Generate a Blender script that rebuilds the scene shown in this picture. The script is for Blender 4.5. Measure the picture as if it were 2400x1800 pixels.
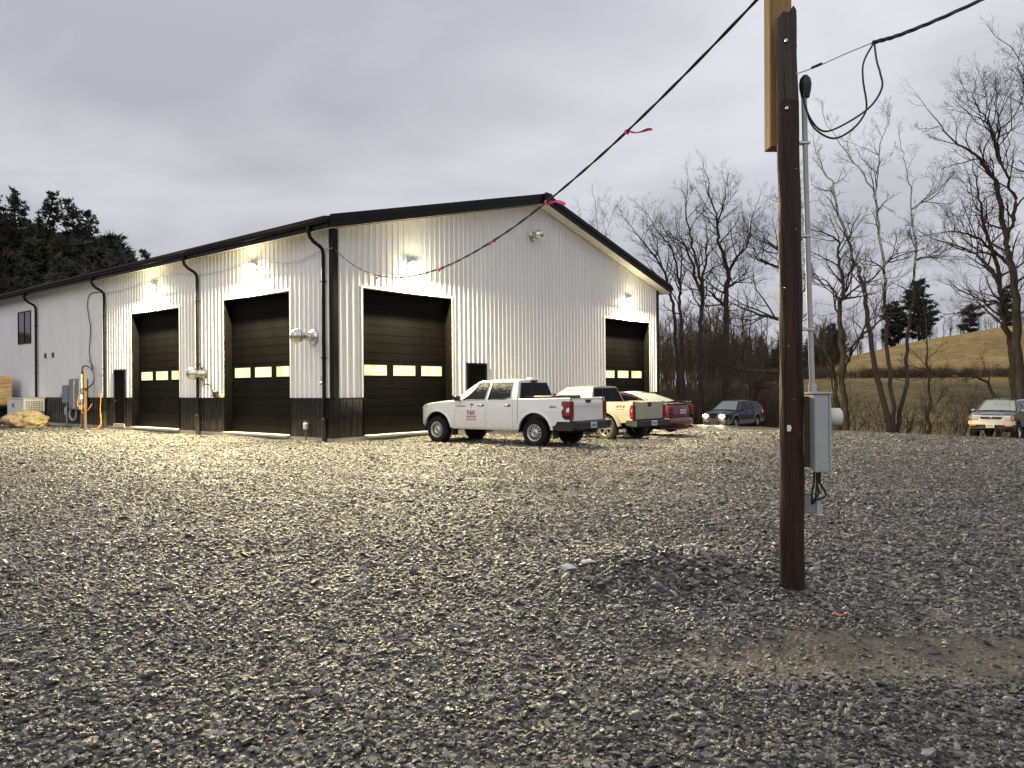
import bpy, bmesh, math, random
import numpy as np
from mathutils import Vector, Matrix, Euler

for o in list(bpy.data.objects):
    bpy.data.objects.remove(o)
scene = bpy.context.scene
COL = scene.collection
R = math.radians

# ------------------------------------------------------------------ camera
EYE = 1.5
pitch, roll, FPX = math.atan(9.5 / 1776.0), R(0.49), 1776.0
fwd = Vector((0, math.cos(pitch), math.sin(pitch)))
rt0 = Vector((1, 0, 0)); up0 = rt0.cross(fwd)
rt = rt0 * math.cos(roll) - up0 * math.sin(roll)
up = rt0 * math.sin(roll) + up0 * math.cos(roll)
cam_data = bpy.data.cameras.new('camera')
cam_data.sensor_width = 36.0
cam_data.lens = 36.0 * FPX / 2400.0
cam_data.clip_start = 0.05
cam_data.clip_end = 3000
cam = bpy.data.objects.new('camera', cam_data)
m3 = Matrix((rt, up, -fwd)).transposed()
cam.matrix_world = Matrix.Translation((0, 0, EYE)) @ m3.to_4x4()
COL.objects.link(cam)
scene.camera = cam

# ------------------------------------------------------------------ world: overcast dusk
SUN_EL, SUN_AZ = 32.0, 205.0          # degrees; azimuth clockwise from +Y (behind the camera)
world = bpy.data.worlds.new('World'); scene.world = world
world.use_nodes = True
nt = world.node_tree; nt.nodes.clear()
N = nt.nodes.new; LK = nt.links.new
wout = N('ShaderNodeOutputWorld'); bg = N('ShaderNodeBackground')
sky = N('ShaderNodeTexSky'); sky.sky_type = 'NISHITA'; sky.sun_disc = False
sky.sun_elevation = R(SUN_EL); sky.sun_rotation = R(SUN_AZ); sky.dust_density = 4.0
skyg = N('ShaderNodeVectorMath'); skyg.operation = 'SCALE'; skyg.inputs[3].default_value = 0.05
LK(sky.outputs[0], skyg.inputs[0])
tc = N('ShaderNodeTexCoord'); sep = N('ShaderNodeSeparateXYZ'); LK(tc.outputs['Generated'], sep.inputs[0])
mx = N('ShaderNodeMath'); mx.operation = 'MAXIMUM'; mx.inputs[1].default_value = 0.0; LK(sep.outputs[2], mx.inputs[0])
ad = N('ShaderNodeMath'); ad.operation = 'ADD'; ad.inputs[1].default_value = 0.22; LK(mx.outputs[0], ad.inputs[0])
dx = N('ShaderNodeMath'); dx.operation = 'DIVIDE'; LK(sep.outputs[0], dx.inputs[0]); LK(ad.outputs[0], dx.inputs[1])
dy = N('ShaderNodeMath'); dy.operation = 'DIVIDE'; LK(sep.outputs[1], dy.inputs[0]); LK(ad.outputs[0], dy.inputs[1])
cmb = N('ShaderNodeCombineXYZ'); LK(dx.outputs[0], cmb.inputs[0]); LK(dy.outputs[0], cmb.inputs[1])
mp = N('ShaderNodeMapping'); mp.inputs['Rotation'].default_value[2] = R(28); mp.inputs['Scale'].default_value = (0.9, 1.15, 1.0); mp.inputs['Location'].default_value = (3.1, 1.7, 0)
LK(cmb.outputs[0], mp.inputs[0])
n1 = N('ShaderNodeTexNoise'); n1.inputs['Scale'].default_value = 1.25; n1.inputs['Detail'].default_value = 6; n1.inputs['Roughness'].default_value = 0.50; n1.inputs['Distortion'].default_value = 0.25
LK(mp.outputs[0], n1.inputs['Vector'])
cr = N('ShaderNodeValToRGB'); e = cr.color_ramp.elements
e[0].position = 0.35; e[0].color = (0.50, 0.505, 0.56, 1)
e[1].position = 0.66; e[1].color = (0.79, 0.795, 0.86, 1)
LK(n1.outputs[0], cr.inputs[0])
# overcast luminance: brighter overhead than at the horizon, all the way round
lum = N('ShaderNodeMapRange'); lum.inputs['From Min'].default_value = 0.0; lum.inputs['From Max'].default_value = 0.6
lum.inputs['To Min'].default_value = 0.84; lum.inputs['To Max'].default_value = 1.14; LK(sep.outputs[2], lum.inputs[0])
cs = N('ShaderNodeVectorMath'); cs.operation = 'SCALE'; LK(cr.outputs[0], cs.inputs[0]); LK(lum.outputs[0], cs.inputs[3])
mix = N('ShaderNodeMix'); mix.data_type = 'RGBA'; mix.inputs[0].default_value = 0.93
LK(skyg.outputs[0], mix.inputs[6]); LK(cs.outputs[0], mix.inputs[7])
LK(mix.outputs[2], bg.inputs[0]); bg.inputs[1].default_value = 1.0
LK(bg.outputs[0], wout.inputs[0])

sun = bpy.data.lights.new('overcast_sun', 'SUN'); sun.energy = 0.55; sun.angle = R(60); sun.color = (1.0, 0.97, 0.93)
so = bpy.data.objects.new('overcast_sun', sun); COL.objects.link(so)
sd = Vector((math.sin(R(SUN_AZ)) * math.cos(R(SUN_EL)), math.cos(R(SUN_AZ)) * math.cos(R(SUN_EL)), math.sin(R(SUN_EL))))
so.rotation_euler = sd.to_track_quat('Z', 'Y').to_euler()

scene.view_settings.view_transform = 'Standard'; scene.view_settings.look = 'None'
scene.view_settings.gamma = 1.0; scene.view_settings.exposure = 0.0; scene.view_settings.use_curve_mapping = False
scene.cycles.max_bounces = 6; scene.cycles.diffuse_bounces = 3; scene.cycles.glossy_bounces = 3
scene.cycles.transparent_max_bounces = 4; scene.cycles.use_denoising = True
scene.cycles.sample_clamp_indirect = 4.0
scene.cycles.caustics_reflective = False; scene.cycles.caustics_refractive = False

# ------------------------------------------------------------------ helpers
class MB:
    """collects polygons, then links them as one mesh object"""
    def __init__(s): s.v = []; s.f = []
    def add(s, vs, fs):
        o = len(s.v); s.v.extend([tuple(p) for p in vs]); s.f.extend([tuple(i + o for i in f) for f in fs]); return s
    def box(s, x0, x1, y0, y1, z0, z1):
        return s.add([(x0,y0,z0),(x1,y0,z0),(x1,y1,z0),(x0,y1,z0),(x0,y0,z1),(x1,y0,z1),(x1,y1,z1),(x0,y1,z1)],
                     [(0,3,2,1),(4,5,6,7),(0,1,5,4),(1,2,6,5),(2,3,7,6),(3,0,4,7)])
    def hexa(s, p):  # eight corners, order as box
        return s.add(p, [(0,3,2,1),(4,5,6,7),(0,1,5,4),(1,2,6,5),(2,3,7,6),(3,0,4,7)])
    def rbox(s, x0, x1, y0, y1, z0, z1, b):  # box with chamfered edges
        vs = []
        for (X, sx) in ((x0,1),(x1,-1)):
            for (Y, sy) in ((y0,1),(y1,-1)):
                for (Z, sz) in ((z0,1),(z1,-1)):
                    vs += [(X, Y+sy*b, Z+sz*b), (X+sx*b, Y, Z+sz*b), (X+sx*b, Y+sy*b, Z)]
        bm = bmesh.new()
        bv = [bm.verts.new(p) for p in vs]
        bmesh.ops.convex_hull(bm, input=bv); bm.verts.index_update()
        o = len(s.v); s.v.extend([tuple(v.co) for v in bm.verts]); s.f.extend([tuple(v.index + o for v in f.verts) for f in bm.faces]); bm.free(); return s
    def tube(s, pts, rad, n=6, cap=True):
        pts = [Vector(p) for p in pts]
        rr = rad if isinstance(rad, (list, tuple)) else [rad] * len(pts)
        o = len(s.v); prev = None
        for i, p in enumerate(pts):
            d = (pts[min(i+1, len(pts)-1)] - pts[max(i-1, 0)])
            d = d.normalized() if d.length > 1e-9 else Vector((0,0,1))
            if prev is None:
                a = Vector((0,0,1)) if abs(d.z) < .9 else Vector((1,0,0))
                u = d.cross(a).normalized()
            else:
                u = prev - d * prev.dot(d); u = u.normalized() if u.length > 1e-6 else d.orthogonal().normalized()
            prev = u; w = d.cross(u)
            for k in range(n):
                t = 2*math.pi*k/n
                q = p + (u*math.cos(t) + w*math.sin(t))*rr[i]
                s.v.append((q.x, q.y, q.z))
        for i in range(len(pts)-1):
            for k in range(n):
                a = o+i*n+k; b = o+i*n+(k+1) % n
                s.f.append((a, b, b+n, a+n))
        if cap:
            s.f.append(tuple(o+k for k in range(n))[::-1]); s.f.append(tuple(o+(len(pts)-1)*n+k for k in range(n)))
        return s
    def lathe(s, prof, n=24, M=None, close=True):
        """prof: (axial, radius) about the Y axis"""
        o = len(s.v); M = M or Matrix()
        for (a, r) in prof:
            for k in range(n):
                t = 2*math.pi*k/n
                q = M @ Vector((r*math.cos(t), a, r*math.sin(t)))
                s.v.append((q.x, q.y, q.z))
        for i in range(len(prof)-1):
            for k in range(n):
                a = o+i*n+k; b = o+i*n+(k+1) % n
                s.f.append((a, b, b+n, a+n))
        if close:
            s.f.append(tuple(o+k for k in range(n))[::-1]); s.f.append(tuple(o+(len(prof)-1)*n+k for k in range(n)))
        return s
    def grid(s, rows, flip=False):
        o = len(s.v); nr = len(rows); nc = len(rows[0])
        for r in rows: s.v.extend([tuple(p) for p in r])
        for i in range(nr-1):
            for j in range(nc-1):
                a = o+i*nc+j
                q = (a, a+1, a+nc+1, a+nc)
                s.f.append(q[::-1] if flip else q)
        return s
    def prism(s, poly, axis, a0, a1):
        """poly of 2D points extruded along axis 0/1/2"""
        n = len(poly)
        def mk(p, a):
            return (a, p[0], p[1]) if axis == 0 else ((p[0], a, p[1]) if axis == 1 else (p[0], p[1], a))
        vs = [mk(p, a0) for p in poly] + [mk(p, a1) for p in poly]
        fs = [tuple(range(n))[::-1], tuple(range(n, 2*n))] + [(i, (i+1) % n, n+(i+1) % n, n+i) for i in range(n)]
        return s.add(vs, fs)
    def mirror_y(s):
        n = len(s.v); s.v += [(x, -y, z) for x, y, z in s.v]; s.f += [tuple(n+i for i in f[::-1]) for f in s.f]; return s
    def mesh(s, name, m=None, smooth=None):
        me = bpy.data.meshes.new(name); me.from_pydata(s.v, [], s.f)
        me.validate()
        if smooth is not None:
            me.polygons.foreach_set('use_smooth', [True]*len(me.polygons))
            if smooth < 179: me.set_sharp_from_angle(angle=R(smooth))
        if m: me.materials.append(m)
        return me
    def build(s, name, m, parent=None, smooth=None, fixn=False):
        me = s.mesh(name, m, smooth)
        if fixn:
            bm = bmesh.new(); bm.from_mesh(me); bmesh.ops.recalc_face_normals(bm, faces=bm.faces); bm.to_mesh(me); bm.free()
        return link(name, me, parent)

def link(name, data, parent=None):
    o = bpy.data.objects.new(name, data); COL.objects.link(o)
    if parent: o.parent = parent
    return o
def empty(name, loc=(0,0,0), rz=0.0, label=None, cat=None, group=None):
    o = bpy.data.objects.new(name, None); o.empty_display_size = 0.2; COL.objects.link(o)
    o.location = loc; o.rotation_euler = (0, 0, rz)
    if label: tag(o, label, cat, group)
    return o
def tag(o, label=None, cat=None, group=None, kind=None):
    if label: o['label'] = label
    if cat: o['category'] = cat
    if group: o['group'] = group
    if kind: o['kind'] = kind
    return o
def copy_tree(o, parent=None):
    c = o.copy(); COL.objects.link(c); c.parent = parent
    for ch in list(o.children): copy_tree(ch, c)
    return c
def lerp(a, b, t): return a + (b - a) * t
def pw(pts):
    xs = [p[0] for p in pts]; zs = [p[1] for p in pts]
    if xs[0] > xs[-1]: xs = xs[::-1]; zs = zs[::-1]
    return lambda x: float(np.interp(x, xs, zs))

# ------------------------------------------------------------------ materials
def mat(name, col, rough=0.5, metal=0.0, spec=0.5, coat=0.0, emis=None, estr=0.0,
        noise=None, bump=None, coatr=0.08, obj_rand=0.0):
    """noise=(scale, amount[, second colour]); bump=(scale, strength[, distance])"""
    m = bpy.data.materials.new(name); m.use_nodes = True
    t = m.node_tree; b = t.nodes['Principled BSDF']
    b.inputs['Base Color'].default_value = (*col, 1); b.inputs['Roughness'].default_value = rough
    b.inputs['Metallic'].default_value = metal; b.inputs['Specular IOR Level'].default_value = spec
    b.inputs['Coat Weight'].default_value = coat; b.inputs['Coat Roughness'].default_value = coatr
    if emis: b.inputs['Emission Color'].default_value = (*emis, 1); b.inputs['Emission Strength'].default_value = estr
    g = None
    if noise or bump: 
        g = t.nodes.new('ShaderNodeTexCoord')
    if noise:
        n = t.nodes.new('ShaderNodeTexNoise'); n.inputs['Scale'].default_value = noise[0]; n.inputs['Detail'].default_value = 6; n.inputs['Roughness'].default_value = 0.6
        t.links.new(g.outputs['Object'], n.inputs['Vector'])
        r = t.nodes.new('ShaderNodeValToRGB'); k = noise[1]
        c2 = noise[2] if len(noise) > 2 else tuple(min(1, c*(1+k)) for c in col)
        c1 = tuple(c*(1-k) for c in col)
        r.color_ramp.elements[0].position = .3; r.color_ramp.elements[1].position = .7
        r.color_ramp.elements[0].color = (*c1, 1); r.color_ramp.elements[1].color = (*c2, 1)
        t.links.new(n.outputs[0], r.inputs[0]); t.links.new(r.outputs[0], b.inputs['Base Color'])
        mr = t.nodes.new('ShaderNodeMapRange'); mr.inputs['To Min'].default_value = max(0.03, rough*0.8); mr.inputs['To Max'].default_value = min(1, rough*1.25)
        t.links.new(n.outputs[0], mr.inputs[0]); t.links.new(mr.outputs[0], b.inputs['Roughness'])
    if bump:
        n2 = t.nodes.new('ShaderNodeTexNoise'); n2.inputs['Scale'].default_value = bump[0]; n2.inputs['Detail'].default_value = 5
        t.links.new(g.outputs['Object'], n2.inputs['Vector'])
        bp = t.nodes.new('ShaderNodeBump'); bp.inputs['Strength'].default_value = bump[1]; bp.inputs['Distance'].default_value = bump[2] if len(bump) > 2 else 0.02
        t.links.new(n2.outputs[0], bp.inputs['Height']); t.links.new(bp.outputs[0], b.inputs['Normal'])
    return m

def stretch(m, sc):
    """stretch the procedural pattern of a material (grain, streaks)"""
    t = m.node_tree; g = next(n for n in t.nodes if n.type == 'TEX_COORD')
    mpn = t.nodes.new('ShaderNodeMapping'); mpn.inputs['Scale'].default_value = sc
    for l in list(t.links):
        if l.from_node == g:
            to = l.to_socket; t.links.remove(l); t.links.new(mpn.outputs[0], to)
    t.links.new(g.outputs['Object'], mpn.inputs[0]); return m

M = {}
M['white_panel'] = stretch(mat('white_ribbed_steel', (.74,.745,.75), .30, noise=(1.3,.04,(.78,.785,.79)), spec=.6, bump=(2.2,.16,.02)), (1,1,.25))
M['soffit'] = mat('soffit_white', (.72,.72,.68), .45, noise=(2,.04))
M['black_panel'] = stretch(mat('black_ribbed_steel', (.010,.010,.010), .25, spec=.35, noise=(2,.3,(.016,.015,.014)), bump=(2,.1,.02)), (1,1,.3))
M['black_trim'] = mat('black_trim_paint', (.0075,.0075,.0075), .35, spec=.16, noise=(3,.25))
M['roof_steel'] = mat('charcoal_roof_steel', (.06,.062,.066), .35, noise=(1.2,.2))
M['door_brown'] = stretch(mat('dark_bronze_door_steel', (.0026,.0025,.0024), .55, spec=.05, noise=(1.6,.2,(.004,.0038,.0035)), bump=(40,.05,.002)), (1,1,.5))
M['jamb'] = mat('dark_jamb_paint', (.003,.0029,.0027), .5, spec=.06, noise=(3,.3))
M['concrete'] = mat('slab_concrete', (.42,.40,.36), .8, noise=(5,.2), bump=(30,.3,.01))
M['pane_lit'] = mat('lit_door_pane', (.6,.55,.3), .1)
M['pane_dark'] = mat('dark_window_glass', (.008,.009,.010), .05, spec=.6)
M['galv'] = mat('galvanised_duct', (.55,.55,.53), .25, metal=1.0, noise=(8,.15), bump=(10,.1,.004))
M['box_grey'] = mat('electrical_grey_paint', (.20,.215,.22), .42, noise=(6,.12))
M['box_light'] = mat('meter_box_grey', (.36,.385,.385), .45, noise=(7,.10), bump=(60,.06,.002))
M['box_white'] = mat('unit_white_paint', (.68,.67,.62), .45, noise=(4,.08))
M['black_rubber'] = mat('black_cable_sheath', (.012,.012,.013), .5, noise=(20,.2))
M['orange_cord'] = mat('orange_cord_sheath', (.70,.26,.07), .5, noise=(20,.1))
M['pink'] = mat('pink_flagging_tape', (1.0,.14,.24), .55, noise=(20,.15))
M['lens'] = mat('lit_lamp_lens', (.9,.9,.85), .3, emis=(1.0,.88,.58), estr=60)
M['glare_grey'] = mat('lamp_glare_casting', (.45,.44,.42), .4, noise=(9,.1))  # casting colour lightened to stand in for the glare around the lens
M['pole_wood'] = stretch(mat('creosote_pole_wood', (.012,.0055,.0034), .6, spec=.3, noise=(17,.6,(.052,.020,.010)), bump=(34,1.0,.02)), (1,1,.06))
M['pole_top'] = stretch(mat('weathered_pole_wood', (.040,.030,.024), .8, spec=.2, noise=(16,.5,(.11,.085,.07)), bump=(30,.8,.012)), (1,1,.06))
M['timber'] = stretch(mat('treated_yellow_timber', (.27,.145,.042), .65, noise=(13,.45,(.40,.235,.08)), bump=(30,.2,.004)), (1,1,.08))
M['conduit'] = mat('grey_conduit', (.40,.41,.42), .45, noise=(9,.12))
M['white_plastic'] = mat('white_plastic', (.75,.75,.76), .4, noise=(9,.04))
M['steel'] = mat('bright_steel', (.6,.6,.6), .25, metal=1, noise=(10,.1))
M['board_dark'] = mat('dark_backing_board', (.060,.034,.018), .7, noise=(10,.3))
M['post_wood'] = stretch(mat('post_lumber', (.17,.105,.05), .75, noise=(10,.35)), (1,1,.1))
M['chrome_sheen'] = mat('pale_chrome_sheen', (.62,.61,.57), .35, metal=.2, coat=.5, noise=(12,.08))  # pale paint in place of chrome, its bright reflection put into the colour
M['crate_wood'] = stretch(mat('crate_board', (.55,.36,.14), .7, noise=(8,.25)), (.3,1,1))
M['orange_plastic'] = mat('orange_plastic', (.85,.20,.05), .45, noise=(9,.08))
M['boulder'] = mat('sandstone_boulder', (.30,.23,.13), .85, noise=(3.5,.45,(.48,.37,.20)), bump=(6,.8,.12))
# vehicle paints
M['paint_white'] = mat('white_car_paint', (.85,.85,.84), .30, coat=1.0, noise=(4,.02))
M['paint_beige'] = mat('beige_car_paint', (.43,.41,.335), .35, metal=.3, coat=1.0, noise=(4,.06))
M['paint_red'] = mat('red_car_paint', (.10,.006,.008), .32, metal=.1, coat=1.0, noise=(4,.1))
M['paint_blue'] = mat('navy_car_paint', (.012,.018,.040), .35, metal=.0, spec=.3, coat=.25, noise=(4,.1))
M['paint_teal'] = mat('grey_teal_car_paint', (.075,.115,.13), .35, metal=.4, coat=1.0, noise=(4,.1))
M['clad_grey'] = mat('grey_lower_cladding', (.17,.17,.175), .5, noise=(6,.1))
M['plastic_black'] = mat('black_bumper_plastic', (.016,.016,.017), .5, noise=(12,.2))
M['chassis'] = mat('dark_underbody', (.008,.008,.008), .8, noise=(6,.2))
M['tyre'] = mat('tyre_rubber', (.010,.010,.010), .75, spec=.25, noise=(14,.3), bump=(60,.3,.004))
M['tyre_muddy'] = mat('dusty_tyre_rubber', (.055,.047,.036), .85, noise=(8,.4), bump=(60,.3,.004))
M['rim'] = mat('silver_rim', (.55,.55,.55), .3, metal=.85, noise=(9,.08))
M['car_glass'] = mat('tinted_car_glass', (.004,.0045,.0045), .06, spec=.14)
M['wet_glass'] = mat('dewy_windscreen', (.30,.34,.34), .25, spec=.6, noise=(60,.25), bump=(90,.4,.003))
M['tail_red'] = mat('red_tail_lens', (.20,.004,.005), .12, coat=.6, noise=(20,.5))
M['tail_dark'] = mat('smoked_tail_lens', (.03,.006,.007), .12, coat=1.0, noise=(15,.2))
M['tail_on'] = mat('lit_tail_lens', (.5,.02,.02), .2, emis=(1,.07,.06), estr=2.2)
M['head_lens'] = mat('clear_head_lens', (.62,.62,.60), .1, coat=1.0, metal=.3, noise=(30,.2))
M['head_on'] = mat('lit_head_lens', (1,.9,.7), .2, emis=(1.0,.70,.34), estr=60)
M['amber'] = mat('amber_lens', (.75,.20,.04), .2, coat=.6, noise=(30,.2))
M['chrome'] = mat('chrome_trim', (.68,.68,.66), .18, metal=1.0, noise=(10,.06))
M['plate'] = mat('plate_white', (.62,.63,.66), .4, noise=(40,.2,(.72,.72,.74)))
M['plate_cream'] = mat('plate_cream', (.70,.66,.48), .4, noise=(40,.2))
M['decal_red'] = mat('red_decal', (.42,.02,.03), .4, noise=(40,.1))
M['decal_black'] = mat('black_decal', (.02,.02,.022), .4, noise=(40,.1))
M['decal_grey'] = mat('grey_decal', (.34,.30,.30), .4, noise=(40,.1))
# vegetation
M['bark'] = stretch(mat('grey_brown_bark', (.036,.027,.021), .9, spec=.2, noise=(6,.45,(.075,.059,.046)), bump=(14,.6,.03)), (1,1,.25))
M['twig'] = mat('bare_twig_bark', (.042,.033,.027), .9, spec=.2, noise=(3,.3))
M['syc'] = stretch(mat('sycamore_bark', (.075,.060,.050), .85, noise=(2.3,.4,(.40,.37,.33)), bump=(9,.3,.02)), (1,1,.5))
M['syc_low'] = stretch(mat('sycamore_lower_bark', (.060,.042,.032), .9, noise=(5,.4,(.10,.075,.058)), bump=(9,.5,.03)), (1,1,.3))
M['pine'] = mat('pine_needles', (.030,.037,.018), .8, noise=(.35,.45,(.060,.066,.032)))
M['pine_far'] = mat('far_evergreen', (.022,.032,.018), .8, noise=(.5,.4,(.038,.05,.028)))
M['brush'] = mat('brown_brush', (.095,.070,.048), .95, spec=.1, noise=(.4,.35,(.15,.112,.075)))
M['wood_floor'] = mat('forest_floor', (.035,.030,.018), .95, noise=(.3,.4,(.06,.05,.03)), bump=(2,.5,.2))

def sycamore():
    # old brown bark below, flaking off to chalky white higher up the stem
    m = M['syc']; t = m.node_tree; b = t.nodes['Principled BSDF']
    g = t.nodes.new('ShaderNodeTexCoord'); sp = t.nodes.new('ShaderNodeSeparateXYZ'); t.links.new(g.outputs['Object'], sp.inputs[0])
    n = t.nodes.new('ShaderNodeTexNoise'); n.inputs['Scale'].default_value = 4.5; n.inputs['Detail'].default_value = 5; t.links.new(g.outputs['Object'], n.inputs['Vector'])
    h = t.nodes.new('ShaderNodeMapRange'); h.inputs['From Min'].default_value = 3.0; h.inputs['From Max'].default_value = 11.0; h.inputs['To Min'].default_value = -.42; h.inputs['To Max'].default_value = .10; t.links.new(sp.outputs[2], h.inputs[0])
    a = t.nodes.new('ShaderNodeMath'); a.operation = 'ADD'; t.links.new(n.outputs[0], a.inputs[0]); t.links.new(h.outputs[0], a.inputs[1])
    r = t.nodes.new('ShaderNodeValToRGB'); e = r.color_ramp.elements; e[0].position = .42; e[0].color = (.050,.034,.027,1); e[1].position = .54; e[1].color = (.40,.38,.35,1)
    t.links.new(a.outputs[0], r.inputs[0]); t.links.new(r.outputs[0], b.inputs['Base Color'])
sycamore()
def pane_material():
    # a lit workshop seen through the door pane: pale ceiling with faint structure
    m = M['pane_lit']; t = m.node_tree; b = t.nodes['Principled BSDF']
    g = t.nodes.new('ShaderNodeTexCoord'); mpn = t.nodes.new('ShaderNodeMapping'); mpn.inputs['Rotation'].default_value = (.5, .5, .6)
    w = t.nodes.new('ShaderNodeTexNoise'); w.inputs['Scale'].default_value = 2.2; w.inputs['Detail'].default_value = 4; w.inputs['Distortion'].default_value = .8
    t.links.new(g.outputs['Object'], mpn.inputs[0]); t.links.new(mpn.outputs[0], w.inputs['Vector'])
    r = t.nodes.new('ShaderNodeValToRGB'); r.color_ramp.elements[0].color = (.80,.68,.24,1); r.color_ramp.elements[1].color = (1.0,.97,.60,1)
    r.color_ramp.elements[0].position = .34; r.color_ramp.elements[1].position = .50
    t.links.new(w.outputs[0], r.inputs[0]); t.links.new(r.outputs[0], b.inputs['Emission Color']); b.inputs['Emission Strength'].default_value = 1.25
    b.inputs['Base Color'].default_value = (.05,.05,.03,1)
pane_material()
def beaded_sheen(name, z0, z1):
    # tinted glass: rain beads and a bright top reflection painted as pale specks
    m = mat(name, (.006,.007,.007), .06, spec=.4); t = m.node_tree; b = t.nodes['Principled BSDF']
    g = t.nodes.new('ShaderNodeTexCoord'); sp = t.nodes.new('ShaderNodeSeparateXYZ'); t.links.new(g.outputs['Object'], sp.inputs[0])
    n = t.nodes.new('ShaderNodeTexNoise'); n.inputs['Scale'].default_value = 42; n.inputs['Detail'].default_value = 3; t.links.new(g.outputs['Object'], n.inputs['Vector'])
    h = t.nodes.new('ShaderNodeMapRange'); h.inputs['From Min'].default_value = z0; h.inputs['From Max'].default_value = z1; h.inputs['To Min'].default_value = -.25; h.inputs['To Max'].default_value = .10; t.links.new(sp.outputs[2], h.inputs[0])
    a = t.nodes.new('ShaderNodeMath'); a.operation = 'ADD'; t.links.new(n.outputs[0], a.inputs[0]); t.links.new(h.outputs[0], a.inputs[1])
    r = t.nodes.new('ShaderNodeValToRGB'); e = r.color_ramp.elements; e[0].position = .50; e[0].color = (.006,.007,.007,1); e[1].position = .62; e[1].color = (.42,.42,.37,1)
    t.links.new(a.outputs[0], r.inputs[0]); t.links.new(r.outputs[0], b.inputs['Base Color'])
    bp = t.nodes.new('ShaderNodeBump'); bp.inputs['Strength'].default_value = .3; bp.inputs['Distance'].default_value = .004; t.links.new(a.outputs[0], bp.inputs['Height']); t.links.new(bp.outputs[0], b.inputs['Normal'])
    return m
M['beaded_sheen'] = beaded_sheen('beads_and_sheen_glass', 1.30, 1.70)
def dust(m, z0, z1, col, amount, sc=2.5):
    # dried splash: patchy film that thins out with height above the ground
    t = m.node_tree; b = t.nodes['Principled BSDF']; s = b.inputs['Base Color']
    g = t.nodes.new('ShaderNodeTexCoord'); sp = t.nodes.new('ShaderNodeSeparateXYZ'); t.links.new(g.outputs['Object'], sp.inputs[0])
    n = t.nodes.new('ShaderNodeTexNoise'); n.inputs['Scale'].default_value = sc; n.inputs['Detail'].default_value = 8; n.inputs['Roughness'].default_value = .7; t.links.new(g.outputs['Object'], n.inputs['Vector'])
    h = t.nodes.new('ShaderNodeMapRange'); h.inputs['From Min'].default_value = z0; h.inputs['From Max'].default_value = z1; h.inputs['To Min'].default_value = .55; h.inputs['To Max'].default_value = -.30; t.links.new(sp.outputs[2], h.inputs[0])
    a = t.nodes.new('ShaderNodeMath'); a.operation = 'ADD'; t.links.new(n.outputs[0], a.inputs[0]); t.links.new(h.outputs[0], a.inputs[1])
    r = t.nodes.new('ShaderNodeMapRange'); r.inputs['From Min'].default_value = .42; r.inputs['From Max'].default_value = 1.0; r.inputs['To Max'].default_value = amount; t.links.new(a.outputs[0], r.inputs[0])
    x = t.nodes.new('ShaderNodeMix'); x.data_type = 'RGBA'; x.inputs[7].default_value = (*col, 1); t.links.new(r.outputs[0], x.inputs[0])
    if s.links: t.links.new(s.links[0].from_socket, x.inputs[6])
    else: x.inputs[6].default_value = s.default_value
    t.links.new(x.outputs[2], s)
dust(M['black_panel'], .05, .9, (.10,.085,.06), .5); dust(M['black_trim'], .05, .8, (.10,.085,.06), .4)
dust(M['door_brown'], .1, .9, (.02,.017,.013), .4)
dust(M['paint_white'], .35, 1.0, (.40,.34,.25), .32, 5); dust(M['paint_beige'], .35, 1.0, (.22,.18,.12), .6, 5); dust(M['paint_red'], .2, .8, (.10,.04,.03), .25, 5)
dust(M['plastic_black'], .2, .8, (.09,.075,.055), .5, 6); dust(M['tyre'], -.5, .25, (.06,.05,.038), .35, 9)

# ------------------------------------------------------------------ terrain
def sstep(a, b, x):
    t = np.clip((x - a) / (b - a), 0, 1); return t*t*(3-2*t)
def vnoise(x, y, sc, seed=0):
    rng = np.random.RandomState(seed); out = np.zeros_like(x, dtype=float)
    for k in range(5):
        a = rng.uniform(0, 2*math.pi); ph = rng.uniform(0, 6.28); fr = sc*rng.uniform(.6, 1.7)
        out += np.sin((x*math.cos(a) + y*math.sin(a))*fr + ph + 1.3*np.sin((y*math.cos(a) - x*math.sin(a))*fr*.7 + ph*2))
    return out/5.0
def edge_d(x, y):       # signed distance past the outer edge of the gravel lot
    return (x - 20.3)*.9 + (y - 30.0)*.43 + .35*vnoise(np.asarray(x, float), np.asarray(y, float), .35, 9)
def lot_z(x, y):
    p = .707*(x + y) - 14.0
    fall = np.minimum(np.log1p(np.exp(np.clip(p/2.0, -40, 40)))*2.0, 40)
    z = -.031*fall
    z = z + .034*vnoise(x*.55+y*.25, y*1.9-x*.3, 1.1, 13)*sstep(2, 6, np.hypot(x, y)) + .04*vnoise(x, y, .55, 3) * sstep(1.5, 6, np.hypot(x, y)) + .012*vnoise(x, y, 2.1, 4)
    z = z + .165*np.exp(-(((x-1.28)/.85)**2 + ((y-6.2)/.60)**2))        # gravel heaped by the pole
    z = z - .05*np.exp(-(((x-1.9)/1.5)**2 + ((y-4.30)/.30)**2))         # bare wheel rut
    q = (x + 3.2*y)/3.35                                                 # shallow tyre tracks across the lot
    z = z - .022*np.exp(-((q - 10.4)/.25)**2) - .018*np.exp(-((q - 12.2)/.25)**2)
    return z
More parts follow.
